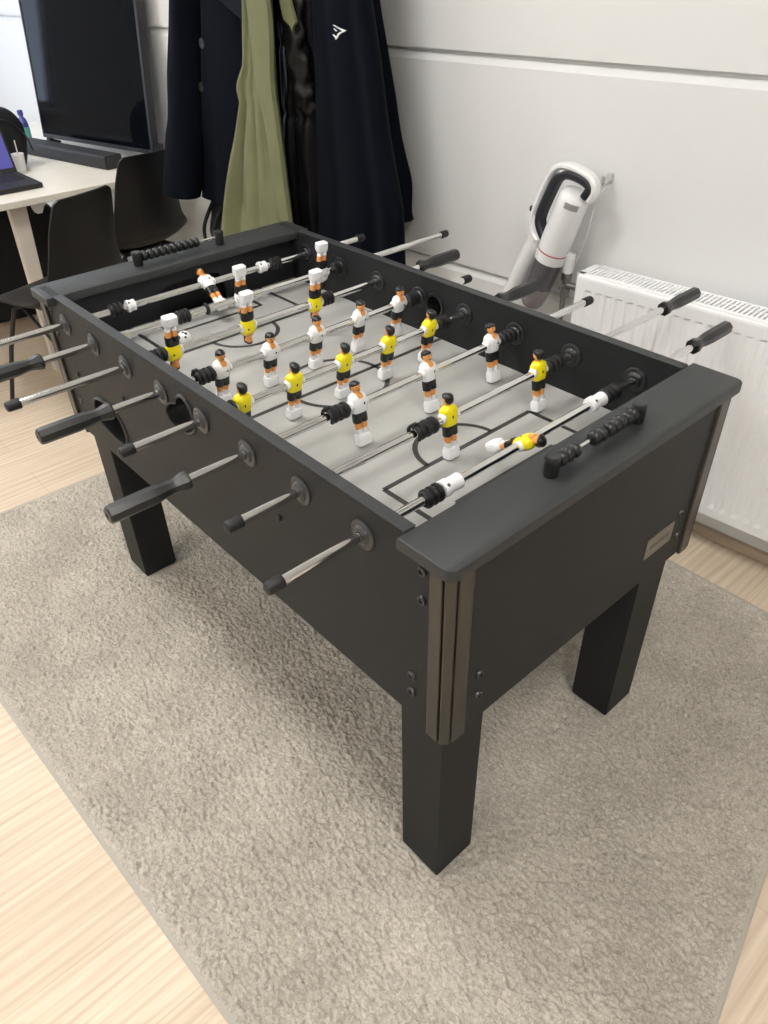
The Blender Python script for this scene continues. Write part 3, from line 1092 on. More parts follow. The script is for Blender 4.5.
for i in range(len(rows) - 1):
    for j in range(len(cols) - 1):
        bm.faces.new((grid[i][j], grid[i][j + 1], grid[i + 1][j + 1], grid[i + 1][j]))
# fold the panel back
bk = [[bm.verts.new((cols[0][0] if j == 0 else cols[-1][0], YFR + .020, z)) for j in (0, 1)] for z in (RZ0, RZ1)]
bm.faces.new((grid[-1][0],) + tuple(grid[-1][1:]) + (bk[1][1], bk[1][0]))
bm.faces.new((grid[0][0],) + (bk[0][0], bk[0][1]) + tuple(reversed(grid[0][1:])))
put('front_panel', bm, 'rad', rad, frame=WALL)
bm = BM(); box(bm, RU0, RU1, -.045, -.030, RZ0 + .01, RZ1 - .012, .004)
put('rear_panel', bm, 'rad', rad, frame=WALL)
for u in (RU0, RU1):
    bm = BM(); box(bm, u - .002, u + .002, YFR + .004, -.030, RZ0 + .004, RZ1 + .001, .001)
    put('side_cover', bm, 'rad', rad, frame=WALL)
bm = BM()
box(bm, RU0, RU1, YFR + .006, YFR + .022, RZ1 - .006, RZ1 + .002, .002)
box(bm, RU0, RU1, -.040, -.030, RZ1 - .006, RZ1 + .002, .002)
box(bm, RU0, RU0 + .022, YFR + .006, -.030, RZ1 - .006, RZ1 + .002, .002)
box(bm, RU1 - .022, RU1, YFR + .006, -.030, RZ1 - .006, RZ1 + .002, .002)
u = RU0 + .028
while u < RU1 - .024:
    box(bm, u, u + .0068, YFR + .020, -.036, RZ1 - .010, RZ1 + .0015)
    u += .0124
box(bm, RU0 + .02, RU1 - .02, YFR + .060, YFR + .064, RZ1 - .010, RZ1 + .001)
put('top_grille', bm, 'rad', rad, frame=WALL)
bm = BM(); box(bm, RU0 + .01, RU1 - .01, YFR + .024, -.046, RZ0 + .04, RZ1 - .05)
put('convector_core', bm, 'rad_dark', rad, frame=WALL)
for u in (RU0 + .15, RU1 - .2):
    bm = BM(); box(bm, u - .02, u + .02, -.030, -.001, RZ1 - .12, RZ1 - .04)
    put('wall_bracket', bm, 'rad', rad, frame=WALL)
# valve
VU, VD = -.672, -.062
bm = BM()
lathe(bm, [(.0100, .640), (.0135, .641), (.0135, .664), (.0100, .668), (.0105, .690), (.0150, .692), (.0150, .712), (.0125, .716)], 20, Matrix.Translation((VU, VD, 0)))
lathe(bm, [(.0075, .02), (.0075, .645)], 16, Matrix.Translation((VU - .004, VD, 0)))
cyl_between(bm, (VU, VD, .678), (RU0 + .005, VD, .678), .010, seg=16)
lathe(bm, [(.0050, 0), (.0050, .018), (.0035, .020)], 12, Matrix.Translation((VU, VD - .012, .676)) @ Matrix.Rotation(PI / 2, 4, 'X'))
vv = put('valve', bm, 'brass', rad, frame=WALL, smooth=40, label='dull metal radiator valve and pipe')
bm = BM()
lathe(bm, [(.0125, .714), (.0160, .716), (.0165, .730), (.0185, .755), (.0200, .764), (.0190, .770), (.0120, .7715), (.0110, .769), (1e-4, .769)], 28, Matrix.Translation((VU, VD, 0)))
put('thermostat_knob', bm, 'rad', vv, frame=WALL, smooth=40, label='white thermostat knob')

# ================================================================== VACUUM (wall frame; u = x + .15)
vac = root('stick_vacuum', 'white cordless stick vacuum leaning on the white wall beside the radiator', 'vacuum cleaner', WALL @ Vector((-1.10, -.13, 0)), PHI)


def band(path, w_in, w_out, d0, d1, bm_, mi=0):
    """Sweep a rectangular section along a 2D (u,z) path; w_in/w_out are offsets to the right / left of travel."""
    pts = [Vector((p[0], p[1])) for p in path]
    rings = []
    for i, p in enumerate(pts):
        d = (pts[min(i + 1, len(pts) - 1)] - pts[max(i - 1, 0)]).normalized()
        nrm = Vector((d.y, -d.x))
        a = p + nrm * w_in; b__ = p - nrm * w_out
        bw = .006
        m1 = a + (b__ - a).normalized() * bw; m2 = b__ - (b__ - a).normalized() * bw
        rings.append([Vector((a.x, d0 + bw, a.y)), Vector((a.x, d1 - bw, a.y)), Vector((m1.x, d1, m1.y)), Vector((m2.x, d1, m2.y)),
                      Vector((b__.x, d1 - bw, b__.y)), Vector((b__.x, d0 + bw, b__.y)), Vector((m2.x, d0, m2.y)), Vector((m1.x, d0, m1.y))])
    loft(bm_, rings, True, True, True, mi=mi)


DV0, DV1 = -.108, -.074
loop = spline([(-.765, .800), (-.785, .825), (-.790, .860), (-.777, .905), (-.757, .955), (-.740, .990), (-.718, 1.008), (-.686, 1.011), (-.648, 1.004), (-.618, .992), (-.604, .975), (-.603, .955), (-.614, .935)], 8)
bm = BM()
band(loop, .008, .010, DV0, DV1, bm)
put('handle_frame', bm, 'vac_white', vac, frame=WALL, smooth=40)
grip = spline([(-.744, .806), (-.760, .828), (-.770, .853), (-.766, .881), (-.748, .928), (-.728, .973), (-.705, .991), (-.677, .997), (-.637, .989), (-.614, .976), (-.612, .960), (-.624, .940)], 8)
bm = BM()
band(grip, .0155, .007, DV0 - .0035, DV1 + .003, bm)
put('grip', bm, 'vac_dark', vac, frame=WALL, smooth=40, label='dark grey inner grip loop')
bm = BM()
pz = spline([(-.797, .905), (-.806, .868), (-.804, .832), (-.790, .805), (-.765, .795), (-.752, .815), (-.775, .86)], 6)
prism(bm, [(p[0], p[1]) for p in pz], -.104, -.066, 'y', bev=.004)
put('button_housing', bm, 'vac_white', vac, frame=WALL, smooth=40)
bm = BM(); ellipsoid(bm, (-.794, -.100, .886), (.006, .009, .010))
put('power_button', bm, 'vac_dark', vac, frame=WALL, smooth=60, label='small black button')
TILT = math.atan2(.054, .169)
AX = WALL @ Matrix.Translation((-.7165, -.085, .776)) @ Matrix.Rotation(TILT, 4, 'Y')
bm = BM()
lathe(bm, [(.0455, .004), (.0455, .010), (.0465, .030), (.0455, .120), (.0450, .160), (.0430, .172), (.0340, .182), (.0200, .186), (1e-4, .187)], 36)
put('motor_body', bm, 'vac_white', vac, frame=AX, smooth=35)
bm = BM()
lathe(bm, [(.0400, .000), (.0462, .0005), (.0462, .0045), (.0400, .005)], 36)
put('red_ring', bm, 'vac_red', vac, frame=AX, smooth=35, label='thin red ring')
bm = BM()
lathe(bm, [(.0400, -.028), (.0455, -.028), (.0460, -.004), (.0455, .0002), (.0400, .0002)], 36)
put('cup_collar', bm, 'vac_white', vac, frame=AX, smooth=35)
bm = BM()
lathe(bm, [(.0415, -.115), (.0430, -.080), (.0440, -.0275), (.0300, -.0275)], 36)
cup = put('dust_cup', bm, 'vac_smoke', vac, frame=AX, smooth=35, label='smoky dark transparent dust cup')
bm = BM()
lathe(bm, [(.0100, -.188), (.0300, -.185), (.0360, -.172), (.0395, -.145), (.0416, -.1152), (.0300, -.1152)], 36)
put('cup_lid', bm, 'vac_smoke_light', cup, frame=AX, smooth=35)
bm = BM()
t = bmesh.new()
rr = .0458
ringA, ringB = [], []
for k_ in range(9):
    a = -PI / 2 + math.radians(2 + 52 * k_ / 8)
    ringA.append(Vector((rr * math.cos(a), rr * math.sin(a), .146))); ringB.append(Vector((rr * math.cos(a), rr * math.sin(a), .163)))
loft(t, [ringA, ringB, [Vector((v.x * .97, v.y * .97, v.z)) for v in ringB], [Vector((v.x * .97, v.y * .97, v.z)) for v in ringA]], False, False, False)
merge(bm, t, 0)
put('data_label', bm, 'grey_label', vac, frame=AX, smooth=35, label='grey printed data label')
# long wand down to the floor head
sh0 = Vector((-.772, -.072, .815)); sh1 = Vector((-1.105, -.085, .055))
bm = BM()
tube(bm, [sh0, sh0.lerp(sh1, .27), sh0.lerp(sh1, .3), sh0.lerp(sh1, .6), sh1], .02, 20, radii=[.030, .026, .022, .019, .019])
put('wand', bm, 'vac_white', vac, frame=WALL, smooth=50)
bm = BM()
prism(bm, [(-.115, 0.002), (-.115, .025), (-.100, .050), (-.07, .056), (-.045, .045), (-.03, .020), (-.03, .002)], -1.23, -.98, 'x', bev=.006)
put('floor_head', bm, 'vac_dark', vac, frame=WALL, smooth=35)

hk = root('wall_hook', 'small grey plastic hook fixed to the wall above the stick vacuum', 'hook', WALL @ Vector((-.615, 0, .975)), PHI)
bm = BM(); box(bm, -.620, -.602, -.008, -.0003, .966, .992, .003)
put('back_plate', bm, 'hook', hk, frame=WALL)
bm = BM(); tube(bm, spline([(-.611, -.008, .975), (-.611, -.030, .968), (-.609, -.042, .975), (-.607, -.046, .992)], 5), .0055, 10)
put('prong', bm, 'hook', hk, frame=WALL, smooth=50)
cb = BM()
tube(cb, spline([(-.610, -.014, .955), (-.640, -.010, .915), (-.645, -.016, .872), (-.650, -.018, .820), (-.664, -.020, .765), (-.680, -.022, .700), (-.694, -.022, .640), (-.708, -.022, .575),
                 (-.72, -.024, .40), (-.74, -.026, .15), (-.75, -.030, .042)], 6), .0032, 8)
tag(put('charging_cable', cb, 'cable_white', frame=WALL, smooth=50), 'thin white cable hanging down the wall behind the radiator valve', 'cable')

# ================================================================== COATS (wall frame)
def garment(sections, n=96, rows=70, folds=(), e=2.5, hem=True, seed=0, amp_noise=.004, crease=(), shear=0.0, sd=.2):
    """sections: (z, u0, u1, d0, d1) from top to bottom; d is the distance from the wall. Closed cloth shell."""
    S = sorted(sections, key=lambda s: -s[0])
    zs = np.array([s[0] for s in S][::-1])
    A = np.array(S)[::-1]
    zz = np.linspace(S[0][0], S[-1][0], rows)
    rings = []
    for z in zz:
        u0_, u1_, d0, d1 = [float(np.interp(z, zs, A[:, k_])) for k_ in (1, 2, 3, 4)]
        fr = (S[0][0] - z) / (S[0][0] - S[-1][0])
        uc, hu = (u0_ + u1_) / 2, (u1_ - u0_) / 2
        dc, hd = (d0 + d1) / 2, (d1 - d0) / 2
        ring_ = []
        for k_ in range(n):
            a = 2 * PI * k_ / n
            c_, s_ = math.cos(a), math.sin(a)
            uu = math.copysign(abs(c_) ** (2 / e), c_); dd = math.copysign(abs(s_) ** (2 / e), s_)
            off = 0
            for (fu, wdt, am, slant, grow) in folds:
                x_ = (uu - fu - slant * fr) / wdt
                off += am * math.exp(-x_ * x_) * (fr ** grow)
            off += amp_noise * (0.3 + fr) * noise.noise(Vector((uu * 2.2 + seed, fr * 2.0, seed * 3.1 + s_)))
            off += amp_noise * .5 * noise.noise(Vector((uu * 5 + seed, fr * 7, s_ * 2 + seed)))
            for (cz, cw, ca) in crease:
                off += ca * math.exp(-((z - cz) / cw) ** 2)
            dd_ = dc + hd * dd + (off if s_ > 0 else -off * .3) * min(1, abs(s_) * 2)
            ring_.append(Vector((uc + hu * uu + shear * (dd_ - sd), -dd_, z)))
        rings.append(ring_)
    b__ = BM()
    if hem:
        last = rings[-1]
        cx = sum((v.x for v in last)) / n; cy = sum((v.y for v in last)) / n
        for s_, dz in ((.97, -.001), (.93, .004), (.90, .06)):
            rings.append([Vector((cx + (v.x - cx) * s_, cy + (v.y - cy) * s_, v.z + dz)) for v in last])
    loft(b__, rings, True, True, True)
    return b__


def sleeve(path, n=40, folds=6, amp=.004, seed=0):
    """path: (u, d, z, hu, hd)."""
    P = spline(path, 10)
    rings = []
    for i, (u, d, z, hu, hd) in enumerate(P):
        fr = i / (len(P) - 1)
        ring_ = []
        for k_ in range(n):
            a = 2 * PI * k_ / n
            w_ = 1 + amp / max(hu, .01) * (noise.noise(Vector((math.cos(a) * 1.5 + seed, math.sin(a) * 1.5, fr * folds))))
            ring_.append(Vector((u + hu * w_ * math.cos(a), -(d + hd * w_ * math.sin(a)), z)))
        rings.append(ring_)
    last = rings[-1]
    cx = sum((v.x for v in last)) / n; cy = sum((v.y for v in last)) / n
    for s_, dz in ((.95, -.001), (.86, .004), (.82, .05)):
        rings.append([Vector((cx + (v.x - cx) * s_, cy + (v.y - cy) * s_, v.z + dz)) for v in last])
    b__ = BM()
    loft(b__, rings, True, True, True)
    return b__


def front_d(o, u, z):
    """Distance from the wall of the garment's front surface at (u, z)."""
    from mathutils.bvhtree import BVHTree
    inv = WALL.inverted() @ W[o]
    bv = BVHTree.FromPolygons([inv @ v.co for v in o.data.vertices], [list(p.vertices) for p in o.data.polygons])
    hit = bv.ray_cast(Vector((u, -1.0, z)), Vector((0, 1, 0)))
    return -hit[0].y if hit[0] is not None else .28


# coat rail with hooks above the picture
rail = root('coat_rack', 'dark coat rail with hooks on the wall above the hanging coats', 'coat rack', WALL @ Vector((-1.75, 0, 1.78)), PHI)
bm = BM(); box(bm, -2.15, -1.35, -.022, -.0005, 1.76, 1.82, .004)
put('rail_board', bm, 'tv_bezel', rail, frame=WALL)
for hu_ in (-1.96, -1.72, -1.60, -1.50):
    bm = BM(); tube(bm, spline([(hu_, -.015, 1.79), (hu_, -.06, 1.775), (hu_, -.085, 1.79), (hu_, -.09, 1.82)], 5), .006, 10)
    put('hook', bm, 'chrome', rail, frame=WALL, smooth=50)

# navy wool coat
pea = root('wool_coat', 'navy double-breasted wool coat with round buttons, leftmost on the wall', 'coat', WALL @ Vector((-2.0, -.15, .66)), PHI)
bm = garment([(1.76, -2.02, -1.90, .05, .12), (1.72, -2.08, -1.84, .04, .19), (1.62, -2.14, -1.82, .03, .235), (1.37, -2.18, -1.81, .03, .25), (1.06, -2.27, -1.81, .03, .25), (.85, -2.33, -1.81, .03, .25), (.69, -2.375, -1.82, .03, .25)],
             folds=[(-.55, .12, -.010, .05, 1.2), (-.1, .2, .012, 0, 1.2), (.5, .15, -.012, 0, 1)], e=3.6, seed=1.3, amp_noise=.010)
pea_body = put('body', bm, 'navy_wool', pea, frame=WALL, smooth=60)
bm = sleeve([(-2.10, .14, 1.68, .05, .06), (-2.19, .18, 1.55, .070, .075), (-2.262, .20, 1.36, .066, .075), (-2.300, .22, 1.18, .076, .075), (-2.318, .25, 1.01, .084, .072), (-2.328, .27, .92, .090, .068), (-2.350, .288, .81, .100, .064), (-2.378, .298, .705, .106, .060)], seed=4, amp=.008)
put('sleeve', bm, 'navy_wool', pea, frame=WALL, smooth=60)
bm = BM()
prism(bm, [(-2.06, 1.50), (-2.02, 1.385), (-1.88, 1.322), (-1.81, 1.300), (-1.82, 1.44), (-1.92, 1.60)], -.266, -.235, 'y', bev=.004)
put('lapel', bm, 'lapel', pea, frame=WALL, smooth=40)
for (bu, bz) in ((-2.160, 1.240), (-2.212, 1.098)):
    bm = BM()
    lathe(bm, [(.0150, 0), (.0165, .0015), (.0165, .0035), (.0140, .005), (.0115, .0042), (1e-4, .004)], 24, Matrix.Translation((bu, -front_d(pea_body, bu, bz), bz)) @ Matrix.Rotation(PI / 2, 4, 'X'))
    put('button', bm, 'coat_button', pea, frame=WALL, smooth=40, label='shiny dark round button')

# olive jacket
olv = root('olive_jacket', 'olive green cotton jacket hanging between the dark coats', 'jacket', WALL @ Vector((-1.75, -.25, .52)), PHI)
bm = garment([(1.77, -1.76, -1.72, .08, .13), (1.70, -1.82, -1.70, .16, .24), (1.55, -1.84, -1.690, .24, .31), (1.38, -1.800, -1.690, .256, .328), (1.20, -1.838, -1.700, .258, .328), (1.15, -1.880, -1.700, .258, .328), (1.125, -1.888, -1.700, .258, .328), (1.09, -1.880, -1.700, .258, .328),
              (.90, -1.985, -1.685, .258, .330), (.72, -2.080, -1.672, .258, .332), (.60, -2.130, -1.668, .258, .335), (.50, -2.150, -1.665, .258, .335)],
             folds=[(-.45, .09, -.024, .05, .3), (-.15, .10, .012, -.04, .35), (.22, .05, -.018, .0, .3), (-.8, .1, .012, .1, .5), (-.05, .05, -.012, -.15, .6)], e=2.3, seed=3.7, amp_noise=.014)
put('body', bm, 'olive', olv, frame=WALL, smooth=60)
bm = BM()
rings = []
for z, a, b__ in [tuple(q) for q in spline([(1.74, -1.78, -1.71), (1.38, -1.745, -1.640), (1.17, -1.742, -1.657), (1.03, -1.715, -1.650), (.85, -1.700, -1.640), (.70, -1.680, -1.630), (.50, -1.67, -1.622)], 8)]:
    y_ = .337 if z < 1.5 else .337 - (z - 1.5) * .6
    rings.append([Vector((a, -y_ + .015, z)), Vector((a - .003, -y_ + .004, z)), Vector((a + .004, -y_ - .004, z)), Vector(((a + b__) / 2, -y_ - .006, z)), Vector((b__ - .004, -y_ - .002, z)), Vector((b__, -y_ + .012, z)), Vector((b__ - .006, -y_ + .015, z))])
loft(bm, rings, True, True, True)
put('placket', bm, 'olive', olv, frame=WALL, smooth=60)

# black quilted jacket
puf = root('puffer_jacket', 'black quilted puffer jacket hanging behind the olive jacket and navy hoodie', 'jacket', WALL @ Vector((-1.62, -.16, .5)), PHI)
bm = garment([(1.77, -1.67, -1.63, .06, .10), (1.70, -1.72, -1.58, .05, .16), (1.5, -1.77, -1.585, .04, .215), (1.2, -1.79, -1.585, .04, .225), (.8, -1.80, -1.60, .04, .235), (.5, -1.805, -1.595, .04, .235)],
             folds=[(-.2, .08, -.02, .02, .5), (.15, .08, .015, 0, .5), (0, .06, -.012, .1, .5)], e=2.6, seed=5.1, amp_noise=.024,
             crease=[(z, .010, -.010) for z in (1.26, 1.05, .84, .63)])
put('body', bm, 'puffer', puf, frame=WALL, smooth=60)
bm = sleeve([(-1.69, .20, 1.58, .04, .03), (-1.66, .225, 1.45, .050, .030), (-1.655, .235, 1.36, .046, .030), (-1.635, .240, 1.24, .044, .030), (-1.625, .235, 1.13, .040, .028), (-1.62, .215, 1.06, .028, .02)], seed=12, amp=.022, folds=14)
put('sleeve', bm, 'puffer', puf, frame=WALL, smooth=60)
bm = BM()
prism(bm, [(-1.655, 1.42), (-1.615, 1.42), (-1.600, 1.37), (-1.583, 1.325), (-1.598, 1.312), (-1.603, 1.300), (-1.612, 1.315), (-1.640, 1.330), (-1.650, 1.37)], -.282, -.272, 'y', bev=.003)
put('lining', bm, 'olive', puf, frame=WALL, smooth=40, label='pale lining patch')

# navy hoodie with a white chest mark
hod = root('hoodie', 'dark navy hoodie with small white angular chest logo, rightmost on the wall', 'hoodie', WALL @ Vector((-1.45, -.12, .58)), PHI)
bm = garment([(1.77, -1.50, -1.44, .05, .12), (1.72, -1.56, -1.37, .08, .19), (1.60, -1.585, -1.345, .12, .25), (1.38, -1.59, -1.332, .135, .278), (1.23, -1.595, -1.300, .135, .28), (1.05, -1.605, -1.270, .135, .28), (.83, -1.62, -1.212, .135, .28), (.66, -1.635, -1.205, .135, .28), (.60, -1.635, -1.205, .135, .275), (.57, -1.63, -1.215, .14, .262)],
             folds=[(-.5, .12, -.012, .05, 1.2), (-.15, .12, .012, .12, 1.4), (.25, .12, -.016, .12, 1.2), (.55, .10, .010, .05, 1.2)], e=3.2, seed=7.7, amp_noise=.008, shear=.9)
hod_body = put('body', bm, 'navy_jersey', hod, frame=WALL, smooth=60)
bm = sleeve([(-1.50, .10, 1.66, .05, .05), (-1.515, .072, 1.5, .055, .052), (-1.505, .068, 1.35, .055, .052), (-1.448, .066, 1.12, .055, .052), (-1.400, .064, .94, .052, .050), (-1.366, .062, .82, .046, .047), (-1.354, .060, .742, .040, .043)], seed=15, amp=.008)
put('sleeve', bm, 'navy_jersey', hod, frame=WALL, smooth=60)
bm = BM()
def lg(px, py):
    return (-1.411 + (px - 333) * .00016, 1.324 - (py - 256) * .0000945)
for poly in ([(335, 262), (352, 248), (480, 318), (640, 385), (560, 402)],
             [(560, 402), (640, 385), (545, 450), (480, 500), (440, 580), (392, 632), (380, 615), (415, 560), (440, 480), (500, 425)],
             [(305, 508), (325, 500), (430, 560), (415, 600), (392, 590)],
             [(350, 345), (368, 345), (430, 405), (408, 418)]):
    pts = [lg(*p) for p in poly]
    ds = [front_d(hod_body, *p) for p in pts]
    loft(bm, [[Vector((p[0], -d + .004, p[1])) for p, d in zip(pts, ds)], [Vector((p[0], -d - .0030, p[1])) for p, d in zip(pts, ds)]])
put('chest_logo', bm, 'logo', hod, frame=WALL, label='white angular logo')

# black bag under the navy coat
bag = root('shoulder_bag', 'black soft bag hanging on the wall below the navy wool coat', 'bag', WALL @ Vector((-2.30, -.10, .42)), PHI)
bm = garment([(.70, -2.33, -2.22, .06, .14), (.64, -2.40, -2.13, .04, .18), (.52, -2.44, -2.10, .03, .20), (.40, -2.44, -2.10, .03, .20), (.36, -2.42, -2.12, .04, .18)], e=3, seed=2.2, amp_noise=.012, rows=30)
put('body', bm, 'bag_black', bag, frame=WALL, smooth=60)
for su in (-2.40, -2.33):
    bm = BM(); tube(bm, spline([(su, -.20, .45), (su + .02, -.215, .56), (su + .06, -.15, .70), (su + .10, -.06, .90), (su + .12, -.03, 1.10)], 6), .008, 8)
    put('strap', bm, 'bag_black', bag, frame=WALL, smooth=50)

# ================================================================== DESK AREA
DX, DZ = -2.765, .74
desk = root('desk', 'white-topped office desk with tapered legs at the left', 'desk', (-3.5, .4, 0))
bm = BM(); box(bm, -4.45, DX, -.62, 1.17, DZ - .026, DZ, .003)
put('desk_top', bm, 'desk_top', desk)
for (x, y) in ((-2.86, .455), (-4.32, .455), (-2.86, -.50), (-4.32, -.50)):
    bm = BM()
    sgn = 1 if x > -3.5 else -1
    r0 = [Vector((x - .02, y - .035, DZ - .0265)), Vector((x + .02, y - .035, DZ - .0265)), Vector((x + .02, y + .035, DZ - .0265)), Vector((x - .02, y + .035, DZ - .0265))]
    dx = .02 * sgn
    r1 = [Vector((x - .02 + dx, y - .055, 0)), Vector((x + .02 + dx, y - .055, 0)), Vector((x + .02 + dx, y - .015, 0)), Vector((x - .02 + dx, y - .015, 0))]
    loft(bm, [r0, r1])
    bmesh.ops.bevel(bm, geom=list(bm.edges), offset=.003, segments=1, affect='EDGES')
    put('leg', bm, 'desk_leg', desk)
bm = BM(); box(bm, -4.32, -2.86, .44, .47, DZ - .070, DZ - .0265, .003)
put('cross_beam', bm, 'desk_leg', desk)
bm = BM()
prism(bm, [(.50, DZ - .0265), (.62, DZ - .0265), (.60, DZ - .036), (.565, DZ - .060), (.55, DZ - .085), (.53, DZ - .085), (.52, DZ - .05)], -2.90, -2.86, 'x')
put('bracket', bm, 'rad', desk)


# chairs
def shell_bm():
    prof = spline([(.215, .425, .185, .000, .0), (.190, .447, .200, .004, .0), (.10, .448, .218, .022, .0), (-.02, .436, .226, .038, .0), (-.11, .440, .224, .045, .010),
                   (-.165, .478, .212, .035, .030), (-.195, .545, .180, .015, .040), (-.215, .640, .160, .0, .038), (-.235, .730, .150, .0, .030),
                   (-.250, .790, .140, .0, .022), (-.257, .828, .130, .0, .014), (-.260, .843, .110, .0, .010)], 5)
    nS = 21
    top, bot = [], []
    P = [np.array(p) for p in prof]
    for i, p in enumerate(P):
        d = P[min(i + 1, len(P) - 1)][:2] - P[max(i - 1, 0)][:2]
        d = d / np.linalg.norm(d)
        nr = np.array([-d[1], d[0]])           # points to the underside / back for this travel
        y, z, hw, lift, curl = p
        rt, rb = [], []
        for k_ in range(nS):
            s = -1 + 2 * k_ / (nS - 1)
            a = abs(s) ** 2.6
            yy = y + curl * a; zz = z + lift * a
            rt.append(Vector((hw * s, yy - nr[0] * -.0035, zz - nr[1] * -.0035)))
            rb.append(Vector((hw * s, yy + nr[0] * -.0035, zz + nr[1] * -.0035)))
        top.append(rt); bot.append(rb)
    b__ = BM()
    rings = [t_ + list(reversed(bt)) for t_, bt in zip(top, bot)]
    loft(b__, rings, True, True, True)
    return b__


ch = root('shell_chair', 'black plastic shell chair in front, nearer the foosball table corner', 'chair', (-2.508, .434, 0), PI / 2 + .33, 'black shell chairs at the desk')
CF = W[ch]
put('seat_shell', shell_bm(), 'chair_shell', ch, frame=CF, smooth=50)
for sx in (-1, 1):
    for sy in (-1, 1):
        bm = BM()
        tube(bm, [(sx * .10, sy * .09, .425), (sx * .15, sy * .13, .405), (sx * .19, sy * .17, .25), (sx * .235, sy * .225, .006)], .009, 10)
        lo = put('leg', bm, 'chair_leg', ch, frame=CF, smooth=50)
        bm = BM(); lathe(bm, [(.011, 0), (.012, .002), (.012, .012), (.009, .014)], 12, Matrix.Translation((sx * .235, sy * .225, .0)))
        put('foot_glide', bm, 'rubber', lo, frame=CF, smooth=40)
bm = BM()
box(bm, -.12, .12, -.11, .11, .412, .426, .003)
put('seat_mount', bm, 'chair_leg', ch, frame=CF)
for sx in (-1, 1):
    bm = BM(); cyl_between(bm, (sx * .185, .165, .27), (sx * .12, -.11, .40), .006); cyl_between(bm, (sx * .185, -.165, .27), (sx * .12, .11, .40), .006)
    put('brace', bm, 'chair_leg', ch, frame=CF, smooth=50)
ch2 = copy_thing(ch, (-2.936, .948, 0), PI / 2 + .11)
ch2['label'] = 'black plastic shell chair behind, tucked under the desk beside the navy coat'

# television with stand
A = Vector((-3.765, .962, 0)); B = Vector((-2.962, 1.150, 0))
yaw = math.atan2(B.y - A.y, B.x - A.x)
TVF = Matrix.Translation((A + B) / 2) @ Matrix.Rotation(yaw, 4, 'Z')
hw = (B - A).length / 2
TVF0 = TVF.copy()
TVF = TVF @ Matrix.Translation((0, 0, .77)) @ Matrix.Rotation(math.radians(-6), 4, 'X') @ Matrix.Translation((0, 0, -.77))
tv = root('television', 'large black flat-screen television standing on the desk against the wall', 'television', (TVF @ Vector((0, 0, DZ))), yaw)
ZT0, ZT1 = .770, 1.50
bm = BM()
box(bm, -hw, hw, -.016, .022, ZT0, ZT1, .004)
c_ = BM(); box(c_, -hw + .010, hw - .016, -.03, -.011, ZT0 + .018, ZT1 - .010)
put('housing', cut(bm, [c_]), 'tv_bezel', tv, frame=TVF)
bm = BM(); box(bm, -hw + .0095, hw - .0155, -.0130, -.0105, ZT0 + .0175, ZT1 - .0095)
put('screen', bm, 'tv_screen', tv, frame=TVF, label='dark glossy screen')
for s in (-.92, .92):
    bm = BM()
    prism(bm, [(-.08, DZ + .0005), (-.08, DZ + .010), (-.012, DZ + .022), (-.010, ZT0 + .004), (.012, ZT0 + .004), (.014, DZ + .022), (.05, DZ + .010), (.05, DZ + .0005)], s * hw - .012, s * hw + .012, 'x')
    put('stand_foot', bm, 'tv_bezel', tv, frame=TVF0)
bm = BM()
prism(bm, [(-.010, ZT0 + .002), (.0235, ZT0 + .002), (.0235, ZT0 + .046), (-.010, ZT0 + .040)], hw - .004, hw + .028, 'x', bev=.003)
put('corner_block', bm, 'tv_bezel', tv, frame=TVF)

# soundbar
A = Vector((-3.66, .815, 0)); B = Vector((-2.985, .955, 0))
yaw = math.atan2(B.y - A.y, B.x - A.x)
SF = Matrix.Translation((A + B) / 2) @ Matrix.Rotation(yaw, 4, 'Z')
hw = (B - A).length / 2
sb = root('soundbar', 'long black soundbar lying on the desk in front of the television', 'soundbar', SF @ Vector((0, 0, DZ)), yaw)
bm = BM(); prism(bm, round_rect(-.045, .045, DZ + .0005, DZ + .056, .010, 4), -hw, hw, 'x')
put('body', bm, 'soundbar', sb, frame=SF, smooth=40)
bm = BM(); prism(bm, round_rect(-.038, .038, DZ + .006, DZ + .050, .010, 4), hw - .001, hw + .003, 'x')
put('end_grille', bm, 'tv_bezel', sb, frame=SF)

# laptop
LX = -2.895
lap = root('laptop', 'open black laptop with purple-lit screen at the left edge of the desk', 'laptop', (-3.03, .41, DZ), 0)
bm = BM(); box(bm, -3.165, LX, .235, .595, DZ + .0005, DZ + .020, .003)
put('base', bm, 'laptop', lap)
bm = BM()
for i in range(5):
    for j in range(13):
        x = -3.135 + i * .026; y = .262 + j * .0238
        box(bm, x, x + .021, y, y + .019, DZ + .0195, DZ + .0215, .001, seg=1)
put('keyboard', bm, 'key', lap)
bm = BM(); box(bm, -2.985, -2.915, .37, .46, DZ + .0195, DZ + .0205)
put('touchpad', bm, 'tv_bezel', lap)
LF = Matrix.Translation((-3.168, .415, DZ + .016)) @ Matrix.Rotation(math.radians(-18), 4, 'Y')
bm = BM(); box(bm, -.008, .0, -.180, .180, .0, .235, .003)
lid = put('lid', bm, 'laptop', lap, frame=LF)
bm = BM(); box(bm, -.0005, .001, -.170, .170, .022, .225)
put('screen', bm, 'laptop_screen', lid, frame=LF, label='lit purple-blue screen')

